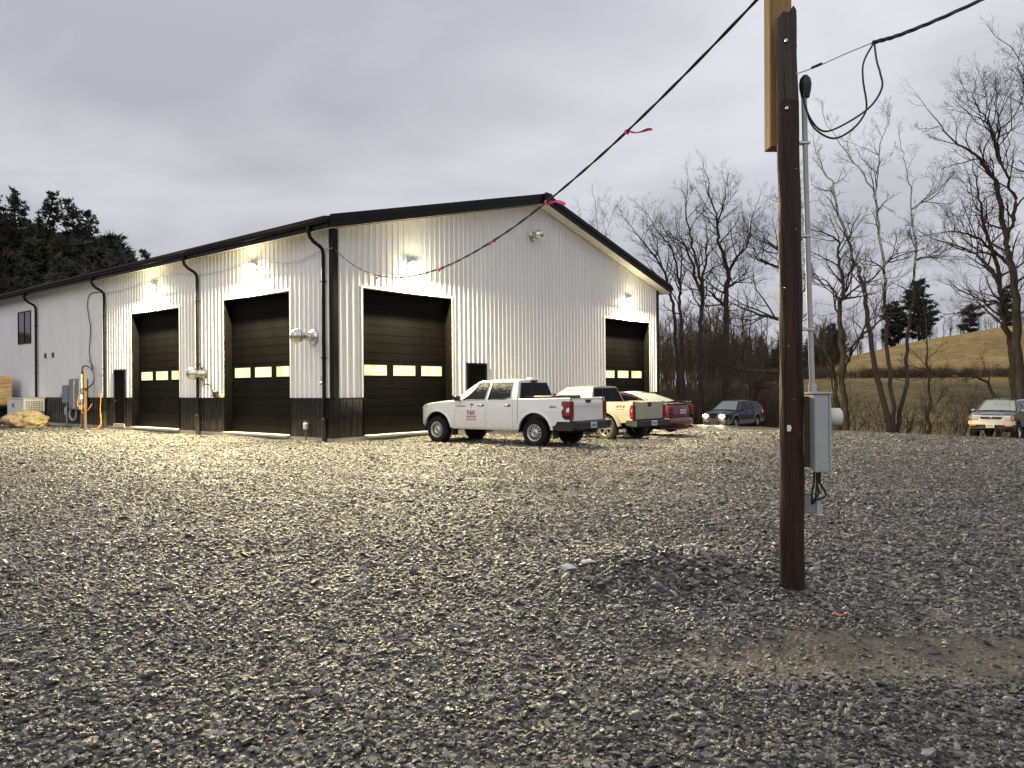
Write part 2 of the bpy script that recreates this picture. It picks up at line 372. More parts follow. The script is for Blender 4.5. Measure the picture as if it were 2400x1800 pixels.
def terrain_z(x, y):
    x = np.asarray(x, float); y = np.asarray(y, float)
    z = lot_z(x, y)
    ed = edge_d(x, y)
    z = z - .30*sstep(-.1, 2.5, ed)
    yy = np.maximum(y, 1.0); a = np.clip(x/yy, -1.4, 1.4); d = yy
    crest = np.interp(a, [-.2, .10, .256, .39, .444, .536, .65, .9, 1.4], [1.0, 1.0, 2.2, 4.6, 7.6, 11.0, 14.0, 17, 18])
    mid = np.interp(a, [-.2, .1, .25, .39, .7, 1.4], [.6, .6, 1.4, 2.5, 2.7, 3.0])
    low = -1.55
    t1 = sstep(52, 98, d); t2 = sstep(98, 165, d)
    zf = low + (mid - low)*t1 + (crest - mid)*t2 + .25*vnoise(x, y, .07, 5)*sstep(50, 80, d)
    w = sstep(42, 60, d)*sstep(0, 6, ed)
    z = z*(1-w) + zf*w
    # wooded hill on the left, behind the building
    hl = np.interp(a, [-1.4, -.62, -.50, -.40, -.30, -.15], [12, 10.5, 8.6, 6.2, 3.2, 0.0])*sstep(48, 80, d)
    z = z + hl*(y > 1)
    return z
def tz(x, y): return float(terrain_z(np.array([x]), np.array([y]))[0])

def ring_mesh(radii, thetas, zf, keep=None, dz=0.0, cx=0.0, cy=0.0):
    r, t = np.meshgrid(radii, thetas, indexing='ij')
    x = cx + r*np.sin(t); y = cy + r*np.cos(t); z = zf(x, y) + dz
    v = np.stack([x, y, z], -1).reshape(-1, 3); nt_ = len(thetas); f = []
    for i in range(len(radii)-1):
        for j in range(nt_-1):
            a = i*nt_+j
            f.append((a, a+1, a+nt_+1, a+nt_))
    return v, f
def raw_mesh(name, v, f, m, smooth=True):
    me = bpy.data.meshes.new(name); me.from_pydata(np.asarray(v).tolist(), [], f)
    if smooth: me.polygons.foreach_set('use_smooth', [True]*len(me.polygons))
    me.materials.append(m); me.update(); return me

th_front = np.linspace(-R(62), R(62), 200)
th_back = np.linspace(R(62), 2*math.pi - R(62), 60)
thetas = np.concatenate([th_front, th_back[1:]])

def field_material():
    m = bpy.data.materials.new('dry_winter_grass'); m.use_nodes = True; t = m.node_tree; b = t.nodes['Principled BSDF']
    g = t.nodes.new('ShaderNodeTexCoord')
    n1 = t.nodes.new('ShaderNodeTexNoise'); n1.inputs['Scale'].default_value = .05; n1.inputs['Detail'].default_value = 8; n1.inputs['Roughness'].default_value = .62
    n2 = t.nodes.new('ShaderNodeTexNoise'); n2.inputs['Scale'].default_value = .6; n2.inputs['Detail'].default_value = 6
    t.links.new(g.outputs['Object'], n1.inputs['Vector']); t.links.new(g.outputs['Object'], n2.inputs['Vector'])
    r = t.nodes.new('ShaderNodeValToRGB'); e = r.color_ramp.elements
    e[0].position = .33; e[0].color = (.30,.21,.085,1); e[1].position = .62; e[1].color = (.56,.385,.155,1)
    x = t.nodes.new('ShaderNodeMix'); x.data_type = 'RGBA'; x.blend_type = 'MULTIPLY'; x.inputs[0].default_value = .8
    r2 = t.nodes.new('ShaderNodeValToRGB'); r2.color_ramp.elements[0].position = .3; r2.color_ramp.elements[0].color = (.45,.45,.45,1); r2.color_ramp.elements[1].position = .7
    # the upper pasture is a paler, drier stand than the low meadow
    sp = t.nodes.new('ShaderNodeSeparateXYZ'); t.links.new(g.outputs['Object'], sp.inputs[0])
    mr = t.nodes.new('ShaderNodeMapRange'); mr.inputs['From Min'].default_value = 80; mr.inputs['From Max'].default_value = 104; t.links.new(sp.outputs[1], mr.inputs[0])
    up_ = t.nodes.new('ShaderNodeMix'); up_.data_type = 'RGBA'; t.links.new(mr.outputs[0], up_.inputs[0])
    low = t.nodes.new('ShaderNodeValToRGB'); low.color_ramp.elements[0].position = .35; low.color_ramp.elements[0].color = (.115,.092,.040,1); low.color_ramp.elements[1].position = .7; low.color_ramp.elements[1].color = (.34,.255,.115,1)
    t.links.new(n1.outputs[0], r.inputs[0]); t.links.new(n1.outputs[0], low.inputs[0]); t.links.new(n2.outputs[0], r2.inputs[0])
    t.links.new(low.outputs[0], up_.inputs[6]); t.links.new(r.outputs[0], up_.inputs[7])
    t.links.new(up_.outputs[2], x.inputs[6]); t.links.new(r2.outputs[0], x.inputs[7]); t.links.new(x.outputs[2], b.inputs['Base Color'])
    b.inputs['Roughness'].default_value = .95; b.inputs['Specular IOR Level'].default_value = .1
    bp = t.nodes.new('ShaderNodeBump'); bp.inputs['Strength'].default_value = .7; bp.inputs['Distance'].default_value = .15
    t.links.new(n2.outputs[0], bp.inputs['Height']); t.links.new(bp.outputs[0], b.inputs['Normal'])
    return m
M['field'] = field_material()
radii = np.concatenate([np.linspace(.6, 20, 20), np.linspace(21, 70, 40), np.linspace(72, 180, 50), np.geomspace(190, 1500, 14)])
v, f = ring_mesh(radii, thetas, terrain_z, dz=-.06)
v = np.vstack([v, [[0, 0, tz(0, .01) - .06]]]); c0 = len(v)-1
f += [(c0, j+1, j) for j in range(len(thetas)-1)]
field = link('field', raw_mesh('field', v, f, M['field'])); tag(field, 'brown winter grass field with golden hillside beyond the gravel', kind='structure')

def gravel_material():
    m = bpy.data.materials.new('crushed_gravel_bed'); m.use_nodes = True; t = m.node_tree; b = t.nodes['Principled BSDF']
    g = t.nodes.new('ShaderNodeTexCoord')
    vo = t.nodes.new('ShaderNodeTexVoronoi'); vo.inputs['Scale'].default_value = 24; vo.inputs['Randomness'].default_value = 1
    vo2 = t.nodes.new('ShaderNodeTexVoronoi'); vo2.inputs['Scale'].default_value = 24; vo2.feature = 'DISTANCE_TO_EDGE'
    big = t.nodes.new('ShaderNodeTexNoise'); big.inputs['Scale'].default_value = .55; big.inputs['Detail'].default_value = 7; big.inputs['Roughness'].default_value = .65
    for k in (vo, vo2, big): t.links.new(g.outputs['Object'], k.inputs['Vector'])
    sc = t.nodes.new('ShaderNodeSeparateColor'); t.links.new(vo.outputs['Color'], sc.inputs[0])
    r = t.nodes.new('ShaderNodeValToRGB'); e = r.color_ramp.elements
    e[0].position = 0; e[0].color = (.024,.023,.021,1); e[1].position = .97; e[1].color = (.30,.29,.26,1)
    e2 = r.color_ramp.elements.new(.6); e2.color = (.09,.087,.08,1)
    t.links.new(sc.outputs[0], r.inputs[0])
    # fines and brown soil showing between the stones
    soil = t.nodes.new('ShaderNodeAttribute'); soil.attribute_name = 'soil'
    r2 = t.nodes.new('ShaderNodeMapRange'); r2.inputs['From Min'].default_value = .60; r2.inputs['From Max'].default_value = .72; t.links.new(big.outputs[0], r2.inputs[0])
    mx2 = t.nodes.new('ShaderNodeMath'); mx2.operation = 'MAXIMUM'; t.links.new(soil.outputs['Fac'], mx2.inputs[0]); 
    h = t.nodes.new('ShaderNodeMath'); h.operation = 'MULTIPLY'; h.inputs[1].default_value = .55; t.links.new(r2.outputs[0], h.inputs[0]); t.links.new(h.outputs[0], mx2.inputs[1])
    fine = t.nodes.new('ShaderNodeTexNoise'); fine.inputs['Scale'].default_value = 18; fine.inputs['Detail'].default_value = 9; fine.inputs['Roughness'].default_value = .75; t.links.new(g.outputs['Object'], fine.inputs['Vector'])
    dr = t.nodes.new('ShaderNodeValToRGB'); dr.color_ramp.elements[0].position = .3; dr.color_ramp.elements[0].color = (.050,.043,.034,1); dr.color_ramp.elements[1].position = .72; dr.color_ramp.elements[1].color = (.17,.145,.11,1)
    t.links.new(fine.outputs[0], dr.inputs[0])
    x = t.nodes.new('ShaderNodeMix'); x.data_type = 'RGBA'; t.links.new(mx2.outputs[0], x.inputs[0]); t.links.new(r.outputs[0], x.inputs[6]); t.links.new(dr.outputs[0], x.inputs[7])
    t.links.new(x.outputs[2], b.inputs['Base Color'])
    b.inputs['Roughness'].default_value = .6; b.inputs['Specular IOR Level'].default_value = .4
    mm = t.nodes.new('ShaderNodeMath'); mm.operation = 'MULTIPLY'; t.links.new(vo2.outputs[0], mm.inputs[0]); t.links.new(sc.outputs[1], mm.inputs[1])
    ad2 = t.nodes.new('ShaderNodeMath'); ad2.operation = 'MULTIPLY_ADD'; ad2.inputs[1].default_value = .25; t.links.new(fine.outputs[0], ad2.inputs[0]); t.links.new(mm.outputs[0], ad2.inputs[2])
    bp = t.nodes.new('ShaderNodeBump'); bp.inputs['Strength'].default_value = 1.0; bp.inputs['Distance'].default_value = .06
    t.links.new(ad2.outputs[0], bp.inputs['Height']); t.links.new(bp.outputs[0], b.inputs['Normal'])
    return m
M['gravel'] = gravel_material()

def soil_amt(x, y):     # bare soil patches in the lot
    n = .34*vnoise(x, y, 2.6, 21) + .26*vnoise(x, y, 7.0, 22)
    s = np.exp(-(((x-2.15)/1.55)**4 + ((y-4.30-.05*(x-2))/.42)**2)) *1.6
    s = np.maximum(s, .75*np.exp(-(((x-.36)/.30)**2 + ((y-5.9)/.16)**2)))
    s = np.maximum(s, .8*np.exp(-(((x-2.75)/.55)**2 + ((y-5.0)/.22)**2)))
    s = np.maximum(s, .5*np.exp(-(((x+2.0)/.25)**2 + ((y-3.15)/.2)**2)))
    s = np.maximum(s, 1.3*sstep(-3.2, -.8, edge_d(x, y))*(np.hypot(x, y) > 18))        # pale dirt lane along the far edge
    # soil strip against the building's left wall
    wx = (x+5.095)*.633 + (y-21.7)*.774; ws = -(x+5.095)*.774 + (y-21.7)*.633
    s = np.maximum(s, .9*sstep(-2.2, -.6, wx)*(ws > 6)*(wx < .5))
    return np.clip((s - .42 + n)*1.5, 0, 1)
rad_g = np.concatenate([np.linspace(.5, 12, 90), np.linspace(12.3, 34, 70), np.linspace(34.5, 75, 45)])
v, f = ring_mesh(rad_g, thetas, lot_z)
ed = edge_d(v[:, 0], v[:, 1]) + .25*vnoise(v[:, 0], v[:, 1], 1.3, 31)
v[:, 2] -= .5*sstep(-.15, .7, ed)
keep = ed < .9
f = [q for q in f if keep[list(q)].all()]
c0 = len(v); v = np.vstack([v, [[0, 0, float(lot_z(np.array([0.]), np.array([0.]))[0])]]]); f += [(c0, j+1, j) for j in range(len(thetas)-1)]
me = raw_mesh('gravel_lot', v, f, M['gravel'])
at = me.attributes.new('soil', 'FLOAT', 'POINT'); at.data.foreach_set('value', soil_amt(v[:, 0], v[:, 1]).astype(np.float32))
lot = link('gravel_lot', me); tag(lot, 'grey crushed gravel lot around the building', kind='structure')

# ------------------------------------------------------------------ loose stones (geometry nodes, one object)
def stone_mesh(name, seed):
    rng = random.Random(seed); bm = bmesh.new()
    pts = []
    for i in range(16):
        z = rng.uniform(-1, 1); a = rng.uniform(0, 6.283); r = math.sqrt(1-z*z)
        pts.append(bm.verts.new((r*math.cos(a)*rng.uniform(.85, 1.15), r*math.sin(a)*rng.uniform(.6, .95), z*rng.uniform(.40, .60))))
    res = bmesh.ops.convex_hull(bm, input=pts)
    for g in list(bm.verts):
        if not g.link_faces: bm.verts.remove(g)
    me = bpy.data.meshes.new(name); bm.to_mesh(me); bm.free()
    return me
def stone_material():
    m = bpy.data.materials.new('crushed_stone'); m.use_nodes = True; t = m.node_tree; b = t.nodes['Principled BSDF']
    a = t.nodes.new('ShaderNodeAttribute'); a.attribute_type = 'INSTANCER'; a.attribute_name = 'tone'
    a2 = t.nodes.new('ShaderNodeAttribute'); a2.attribute_type = 'INSTANCER'; a2.attribute_name = 'hue'
    r = t.nodes.new('ShaderNodeValToRGB'); e = r.color_ramp.elements
    e[0].position = 0; e[0].color = (.040,.040,.038,1); e[1].position = 1; e[1].color = (.62,.59,.54,1)
    for p, c in ((.35, (.088,.087,.083)), (.7, (.18,.175,.163)), (.9, (.31,.30,.27))):
        q = r.color_ramp.elements.new(p); q.color = (*c, 1)
    t.links.new(a.outputs['Fac'], r.inputs[0])
    x = t.nodes.new('ShaderNodeMix'); x.data_type = 'RGBA'; x.blend_type = 'MULTIPLY'
    x.inputs[7].default_value = (1.0, .78, .58, 1)
    t.links.new(a2.outputs['Fac'], x.inputs[0]); t.links.new(r.outputs[0], x.inputs[6])
    g = t.nodes.new('ShaderNodeTexCoord'); n = t.nodes.new('ShaderNodeTexNoise'); n.inputs['Scale'].default_value = 2.2; n.inputs['Detail'].default_value = 6
    t.links.new(g.outputs['Object'], n.inputs['Vector'])
    mr = t.nodes.new('ShaderNodeMapRange'); mr.inputs['To Min'].default_value = .55; mr.inputs['To Max'].default_value = 1.35; t.links.new(n.outputs[0], mr.inputs[0])
    s = t.nodes.new('ShaderNodeVectorMath'); s.operation = 'SCALE'; t.links.new(x.outputs[2], s.inputs[0]); t.links.new(mr.outputs[0], s.inputs[3])
    t.links.new(s.outputs[0], b.inputs['Base Color']); b.inputs['Roughness'].default_value = .34; b.inputs['Specular IOR Level'].default_value = .6
    bp = t.nodes.new('ShaderNodeBump'); bp.inputs['Strength'].default_value = .4; bp.inputs['Distance'].default_value = .15
    t.links.new(n.outputs[0], bp.inputs['Height']); t.links.new(bp.outputs[0], b.inputs['Normal'])
    return m
M['stone'] = stone_material()
stones = [stone_mesh('stone', 40+i) for i in range(8)]
for s_ in stones: s_.materials.append(M['stone'])

def scatter_instances(name, pos, rot, scl, idx, extra, meshes, label):
    """points with attributes -> Instance on Points picking one of the meshes"""
    me = bpy.data.meshes.new(name); me.from_pydata(pos.tolist(), [], [])
    def attr(n, ty, data, key='value'):
        a = me.attributes.new(n, ty, 'POINT'); a.data.foreach_set(key, np.ascontiguousarray(data).astype(np.float32 if ty != 'INT' else np.int32).ravel())
    attr('rot', 'FLOAT_VECTOR', rot, 'vector'); attr('scl', 'FLOAT_VECTOR', scl, 'vector'); attr('pick', 'INT', idx)
    for k, d in extra.items(): attr(k, 'FLOAT', d)
    ob = link(name, me)
    ng = bpy.data.node_groups.new(name + '_nodes', 'GeometryNodeTree')
    ng.interface.new_socket('Geometry', in_out='INPUT', socket_type='NodeSocketGeometry'); ng.interface.new_socket('Geometry', in_out='OUTPUT', socket_type='NodeSocketGeometry')
    A = ng.nodes.new; gi = A('NodeGroupInput'); go = A('NodeGroupOutput')
    mtp = A('GeometryNodeMeshToPoints'); ng.links.new(gi.outputs[0], mtp.inputs[0])
    iop = A('GeometryNodeInstanceOnPoints'); ng.links.new(mtp.outputs[0], iop.inputs['Points'])
    gti = A('GeometryNodeGeometryToInstance')
    for k, d in list(enumerate(meshes))[::-1]:
        # mesh data kept on a hidden-free carrier: object info of an unlinked object
        co = bpy.data.objects.new(name + '_piece', d)
        oi = A('GeometryNodeObjectInfo'); oi.inputs[0].default_value = co; oi.transform_space = 'ORIGINAL'
        ng.links.new(oi.outputs['Geometry'], gti.inputs[0])
    ng.links.new(gti.outputs[0], iop.inputs['Instance'])
    iop.inputs['Pick Instance'].default_value = True
    def named(n, ty):
        q = A('GeometryNodeInputNamedAttribute'); q.data_type = ty; q.inputs[0].default_value = n; return q.outputs[0]
    ng.links.new(named('pick', 'INT'), iop.inputs['Instance Index'])
    e2r = A('FunctionNodeEulerToRotation'); ng.links.new(named('rot', 'FLOAT_VECTOR'), e2r.inputs[0]); ng.links.new(e2r.outputs[0], iop.inputs['Rotation'])
    ng.links.new(named('scl', 'FLOAT_VECTOR'), iop.inputs['Scale'])
    ng.links.new(iop.outputs[0], go.inputs[0])
    md = ob.modifiers.new('scatter', 'NODES'); md.node_group = ng
    tag(ob, label, kind='stuff'); return ob

rng = np.random.RandomState(7)
P_, S_ = [], []
for (d0, d1, dens, size) in ((2.2, 5.0, 2500, .0122), (5.0, 9, 1550, .0145), (9, 15, 1050, .0155), (15, 24, 470, .0195), (24, 36, 150, .028)):
    # wedge in front of the camera, a little wider than the view
    hw1 = .80*d1 + .8
    n = int(2*hw1*(d1-d0)*dens)
    x = rng.uniform(-hw1, hw1, n); y = rng.uniform(d0, d1, n)
    k = np.abs(x) < .80*y + .8
    x, y = x[k], y[k]
    # keep off the building, the soil and the field
    wx = (x+5.095)*.633 + (y-21.7)*.774; ws = -(x+5.095)*.774 + (y-21.7)*.633
    ok = ~((wx > -.08) & (ws > -.08))
    ok &= edge_d(x, y) < -.4
    q_ = (x + 3.2*y)/3.35; lane = np.exp(-((q_-10.4)/.28)**2) + np.exp(-((q_-12.2)/.28)**2) + .8*np.exp(-((q_-7.6+.02*x*x)/.22)**2) + .8*np.exp(-((q_-9.1+.02*x*x)/.22)**2)
    ok &= rng.uniform(0, 1, len(x)) > .5*lane*np.clip(.6+vnoise(x, y, 1.3, 91), 0, 1)
    ok &= rng.uniform(0, 1, len(x)) > soil_amt(x, y)*.9
    ok &= rng.uniform(0, 1, len(x)) < np.clip(.82 + .42*vnoise(x, y, .9, 77) + .25*vnoise(x, y, 3.0, 78), .2, 1)
    x, y = x[ok], y[ok]
    s = size*np.exp(rng.normal(0, .34, len(x)))
    mound = np.exp(-(((x-1.33)/.95)**2 + ((y-6.25)/.75)**2)); s = s*(1+.45*mound)
    P_.append(np.stack([x, y, lot_z(x, y)], 1)); S_.append(s)
pos = np.vstack(P_); s = np.concatenate(S_); n = len(pos)
pos[:, 2] += s*rng.uniform(-.05, .6, n)
rot = np.stack([rng.normal(0, .27, n), rng.normal(0, .27, n), rng.uniform(0, 6.283, n)], 1)
scl = np.stack([s*rng.uniform(.9, 1.35, n), s*rng.uniform(.85, 1.1, n), s*rng.uniform(.75, 1.15, n)], 1)
tone = np.where(rng.uniform(0, 1, n) < .33, rng.uniform(.60, .93, n), rng.uniform(0, .5, n)**1.2) + .09*vnoise(pos[:, 0], pos[:, 1], .8, 55)
tone = np.clip(tone - .07*np.exp(-(((pos[:, 0]-1.33)/1.1)**2 + ((pos[:, 1]-6.25)/.8)**2)), 0, 1)
tone = np.where(rng.uniform(0, 1, n) < .04, rng.uniform(.85, 1.0, n), np.minimum(tone, .9))
hue = np.where(rng.uniform(0, 1, n) < .14, rng.uniform(.3, .9, n), rng.uniform(0, .12, n))
print('stones', n)
scatter_instances('gravel_stones', pos, rot, scl, rng.randint(0, 8, n), {'tone': tone, 'hue': hue}, stones, 'loose grey crushed stones covering the lot')

# ------------------------------------------------------------------ the workshop building
BC = Vector((-5.095, 21.7, 0.0)); BROT = math.atan2(.774, .633)
FL, EAVE, WG, LEN = 0.12, 6.12, 19.2, 36.0          # slab height, wall top, gable width, wall length
PITCH = 0.25; WAIN = 1.245
bld = empty('workshop_building', BC, BROT, 'long white ribbed steel workshop with black trim and dark overhead doors', 'building')
def wl(x, y, z=0.0):      # building frame -> world
    c, s = math.cos(BROT), math.sin(BROT); return Vector((BC.x + x*c - y*s, BC.y + x*s + y*c, z))
GD = [(1.05, 4.85), (14.42, 18.30)]                 # overhead doors in the gable
LD = [(2.10, 5.85), (8.87, 12.62)]                  # overhead doors in the long wall
DTOP = 4.52
G_OPEN = [(a, b, FL, DTOP) for a, b in GD] + [(5.58, 6.60, FL, 2.37)]
L_OPEN = [(a, b, FL, DTOP) for a, b in LD] + [(13.22, 14.20, FL, 2.37), (23.25, 24.95, 3.85, 5.45)]
def rake(t): return EAVE + PITCH*min(t, WG - t)
def rib_pts(a0, a1, extra):
    k0 = int(math.floor(a0/.2286)) - 1; pts = {}
    prof = []
    for k in range(k0, int(a1/.2286)+3):
        c = k*.2286
        prof += [(c-.036, 0), (c-.016, .021), (c+.016, .021), (c+.036, 0), (c+.085, 0), (c+.093, .004), (c+.105, .004), (c+.113, 0)]
    xs = [p[0] for p in prof]; hs = [p[1] for p in prof]
    want = sorted(set([a0, a1] + [x for x in xs if a0 < x < a1] + [e_ for e_ in extra if a0 < e_ < a1]))
    return [(x, float(np.interp(x, xs, hs))) for x in want]
def wall_panels(length, openings, top_fn, frame, z0, z1, name, m, off, w=.9144, apex=None):
    """one child object for each 36-inch sheet; frame(a, out, z) -> local xyz"""
    k = 0; a = 0.0
    while a < length - 1e-6:
        b = min(a + w, length); mb = MB()
        extra = [o[0] for o in openings] + [o[1] for o in openings] + ([apex] if apex else [])
        pts = rib_pts(a, b, extra)
        for (p, h), (q, g) in zip(pts[:-1], pts[1:]):
            mid = .5*(p+q)
            def tp(t): return top_fn(t) if z1 is None else z1
            spans = [(z0, None)]
            for (o0, o1, oz0, oz1) in openings:
                if o0 <= mid <= o1:
                    new = []
                    for (s0, s1) in spans:
                        hi = 99 if s1 is None else s1
                        if oz1 <= s0 or oz0 >= (hi if z1 is None else min(hi, z1)): new.append((s0, s1)); continue
                        if oz0 > s0 + 1e-4: new.append((s0, oz0))
                        if oz1 < (hi if z1 is None else min(hi, z1)) - 1e-4: new.append((oz1, s1))
                    spans = new
            for (s0, s1) in spans:
                ta = tp(p) if s1 is None else s1; tb = tp(q) if s1 is None else s1
                if max(ta, tb) - s0 < .01: continue
                mb.add([frame(p, off+h, s0), frame(q, off+g, s0), frame(q, off+g, tb), frame(p, off+h, ta)], [(0, 1, 2, 3)])
        whole = [o for o in openings if o[0] <= a + 1e-6 and o[1] >= b - 1e-6 and o[2] > z0]
        if whole and mb.f:      # a window takes the sheet's full width: one sheet below, one above
            zc = .5*(whole[0][2] + whole[0][3])
            for pick in (0, 1):
                part = MB()
                for q_ in mb.f:
                    pts_ = [mb.v[i] for i in q_]
                    if (sum(p[2] for p in pts_)/len(pts_) > zc) == bool(pick): part.add(pts_, [(0, 1, 2, 3)])
                if part.f: part.build(name, m, bld)
        elif mb.f: mb.build(name, m, bld)
        a = b; k += 1
gf = lambda t, o, z: (t, -o, z)
lf = lambda s, o, z: (-o, s, z)
rf = lambda s, o, z: (WG+o, s, z)
wall_panels(WG, G_OPEN, rake, gf, WAIN, None, 'wall_panel', M['white_panel'], 0.0, apex=WG/2)
wall_panels(LEN, L_OPEN, lambda s: EAVE, lf, WAIN, EAVE, 'wall_panel', M['white_panel'], 0.0)
wall_panels(WG, G_OPEN, rake, gf, FL-.02, WAIN, 'wainscot_panel', M['black_panel'], .006)
wall_panels(LEN, L_OPEN, lambda s: EAVE, lf, FL-.02, WAIN, 'wainscot_panel', M['black_panel'], .006)
mb = MB(); mb.add([(WG, 0, FL), (WG, LEN, FL), (WG, LEN, EAVE), (WG, 0, EAVE)], [(0, 1, 2, 3)]); mb.build('far_side_wall', M['white_panel'], bld)
mb = MB(); mb.add([(0, LEN, FL), (WG, LEN, FL), (WG, LEN, EAVE), (WG/2, LEN, rake(WG/2)), (0, LEN, EAVE)], [(0, 1, 2, 3, 4)]); mb.build('back_wall', M['white_panel'], bld)
def segs(openings, length, z0, z1):
    cut = sorted((o[0], o[1]) for o in openings if o[2] < z1 and o[3] > z0); out = []; a = 0.0
    for o0, o1 in cut:
        if o0 > a: out.append((a, o0))
        a = o1
    if a < length: out.append((a, length))
    return out
# drip flashing above the wainscot, one strip for each bay
for a, b in segs(G_OPEN, WG, WAIN-.01, WAIN+.01): MB().box(a, b, -.040, -.002, WAIN-.028, WAIN+.014).build('wainscot_flashing', M['black_trim'], bld)
for a, b in segs(L_OPEN, LEN, WAIN-.01, WAIN+.01): MB().box(-.040, -.002, a, b, WAIN-.028, WAIN+.014).build('wainscot_flashing', M['black_trim'], bld)
# slab
mb = MB(); mb.box(-.015, WG+.015, -.015, LEN, -1.2, FL-.02); mb.build('foundation_slab', M['concrete'], bld)
# corner trims
mb = MB(); mb.box(-.046, .14, -.046, -.0235, WAIN+.015, EAVE); mb.box(-.046, -.0235, -.0235, .14, WAIN+.015, EAVE); mb.build('corner_trim', M['black_trim'], bld)
mb = MB(); mb.box(-.050, .14, -.050, -.030, FL-.02, WAIN-.03); mb.box(-.050, -.030, -.030, .14, FL-.02, WAIN-.03); mb.build('corner_trim', M['black_trim'], bld)
mb = MB(); mb.box(WG-.14, WG+.046, -.046, -.0235, FL-.02, EAVE); mb.box(WG+.0235, WG+.046, -.0235, .14, FL-.02, EAVE); mb.build('corner_trim', M['black_trim'], bld)

# roof: two slopes with ribs, over-hanging the walls
OV, OG, RT = .50, .50, .34        # eave and gable overhang, roof build-up
def slope_pt(t, y, up_=0.0): return (t, y, EAVE + RT + PITCH*min(t, WG-t) + up_)
for side in (0, 1):
    mb = MB(); ys = []
    y = -OG
    while y < LEN + .3:
        ys += [(y, 0), (y+.20, 0), (y+.215, .02), (y+.235, .02), (y+.25, 0)]; y += .3048
    t0, t1 = (-OV, WG/2) if side == 0 else (WG/2, WG+OV)
    def zz(t): return EAVE + RT + PITCH*(t if side == 0 else WG - t)
    rows = [[(t, yy, zz(t)+h) for yy, h in ys] for t in (t0, t1)]
    mb.grid(rows, flip=True); mb.build('roof_slope', M['roof_steel'], bld)
    # soffit under the gable overhang and the eave
    mb = MB()
    d = .10
    z = lambda t: EAVE + PITCH*(t if side == 0 else WG - t) - .0
    rowa = [(t, -OG+.02, z(t)+.02) for t in (t0, t1)]; rowb = [(t, -.001, z(t)+.02) for t in (t0, t1)]
    mb.add([rowa[0], rowa[1], rowb[1], rowb[0]], [(0, 1, 2, 3)])
    ze = EAVE - .02
    mb.build('gable_soffit', M['soffit'], bld)
    for k in range(1, 3):   # soffit board grooves
        pass
    mb = MB(); xs = (-OV+.02, -.001) if side == 0 else (WG+.001, WG+OV-.02)
    mb.add([(xs[0], -OG+.03, EAVE-.10 if side == 0 else EAVE+.01), (xs[1], -OG+.03, EAVE+.01 if side == 0 else EAVE-.10), (xs[1], LEN, EAVE+.01 if side == 0 else EAVE-.10), (xs[0], LEN, EAVE-.10 if side == 0 else EAVE+.01)], [(0, 1, 2, 3)])
    mb.build('eave_soffit', M['soffit'], bld)
    # rake fascia: two stepped boards
    a, b = t0, t1
    def fas(z_lo, z_hi, yo0, yo1, nm):
        p = []
        for zz_ in (z_lo, z_hi):
            p += [(a, yo0, zz(a)+zz_), (b, yo0, zz(b)+zz_), (b, yo1, zz(b)+zz_), (a, yo1, zz(a)+zz_)]
        MB().hexa(p).build(nm, M['black_trim'], bld)
    fas(-.34, -.02, -OG-.02, -OG+.018, 'rake_fascia')
    fas(-.13, .035, -OG-.055, -OG-.021, 'rake_cap_trim')
# ridge cap
mb = MB(); rz = EAVE + RT + PITCH*WG/2
mb.prism([(WG/2-.30, rz-.055), (WG/2-.05, rz+.035), (WG/2+.05, rz+.035), (WG/2+.30, rz-.055), (WG/2+.28, rz-.08), (WG/2, rz-.01), (WG/2-.28, rz-.08)], 1, -OG-.09, LEN)
mb.build('ridge_cap', M['black_trim'], bld)
mb = MB(); mb.rbox(WG/2-.26, WG/2+.26, -OG-.15, -OG-.056, rz-.37, rz+.03, .08); mb.build('ridge_end_cap', M['black_trim'], bld)
# gutters (open K profile) and fascia on both eaves
gprof = [(0, .17), (0, .0), (-.085, .0), (-.095, .045), (-.115, .08), (-.145, .115), (-.148, .17), (-.14, .17), (-.138, .12), (-.09, .055), (-.08, .012), (-.008, .012), (-.008, .17)]
zg = EAVE + RT - PITCH*OV - .20
for side in (0, 1):
    px = [(-OV - .022 + p[0], zg+p[1]) for p in gprof] if side == 0 else [(WG + OV + .022 - p[0], zg+p[1]) for p in gprof]
    MB().prism(px, 1, -OG-.02, LEN).build('gutter', M['black_trim'], bld)
    x0, x1 = (-OV-.02, -OV+.012) if side == 0 else (WG+OV-.012, WG+OV+.02)
    MB().box(x0, x1, -OG+.03, LEN, EAVE-.12, zg+.175).build('eave_fascia', M['black_trim'], bld)

# downspouts
def downspout(s, side=0, boot=True):
    sx = -1 if side == 0 else 1; X0 = 0 if side == 0 else WG
    X = lambda d: X0 + sx*d
    s_top = s + .02
    pts = [(X(.57), s_top, zg+.01), (X(.57), s_top, zg-.18), (X(.53), s_top, zg-.30), (X(.42), s_top, zg-.40), (X(.20), s, zg-.52), (X(.12), s, zg-.60), (X(.095), s, zg-.75), (X(.095), s, .50)]
    mb = MB(); mb.tube(pts, .055, 8); d = mb.build('downspout', M['black_trim'], bld, smooth=50)
    for z in (4.6, 2.4): MB().box(min(X(.03), X(.16)), max(X(.03), X(.16)), s-.062, s+.062, z, z+.035).build('strap', M['black_trim'], d)
    if boot: MB().lathe([(FL-.25, .075), (.60, .075), (.62, .085), (.66, .085), (.67, .05)], 12, Matrix.Translation((X(.10), s, 0)) @ Matrix.Rotation(R(90), 4, 'X')).build('drain_boot', M['plastic_black'], d, smooth=40)
for s_ in (.34, 7.46, 14.92, 22.38, 29.9): downspout(s_)
downspout(.30, 1, False)

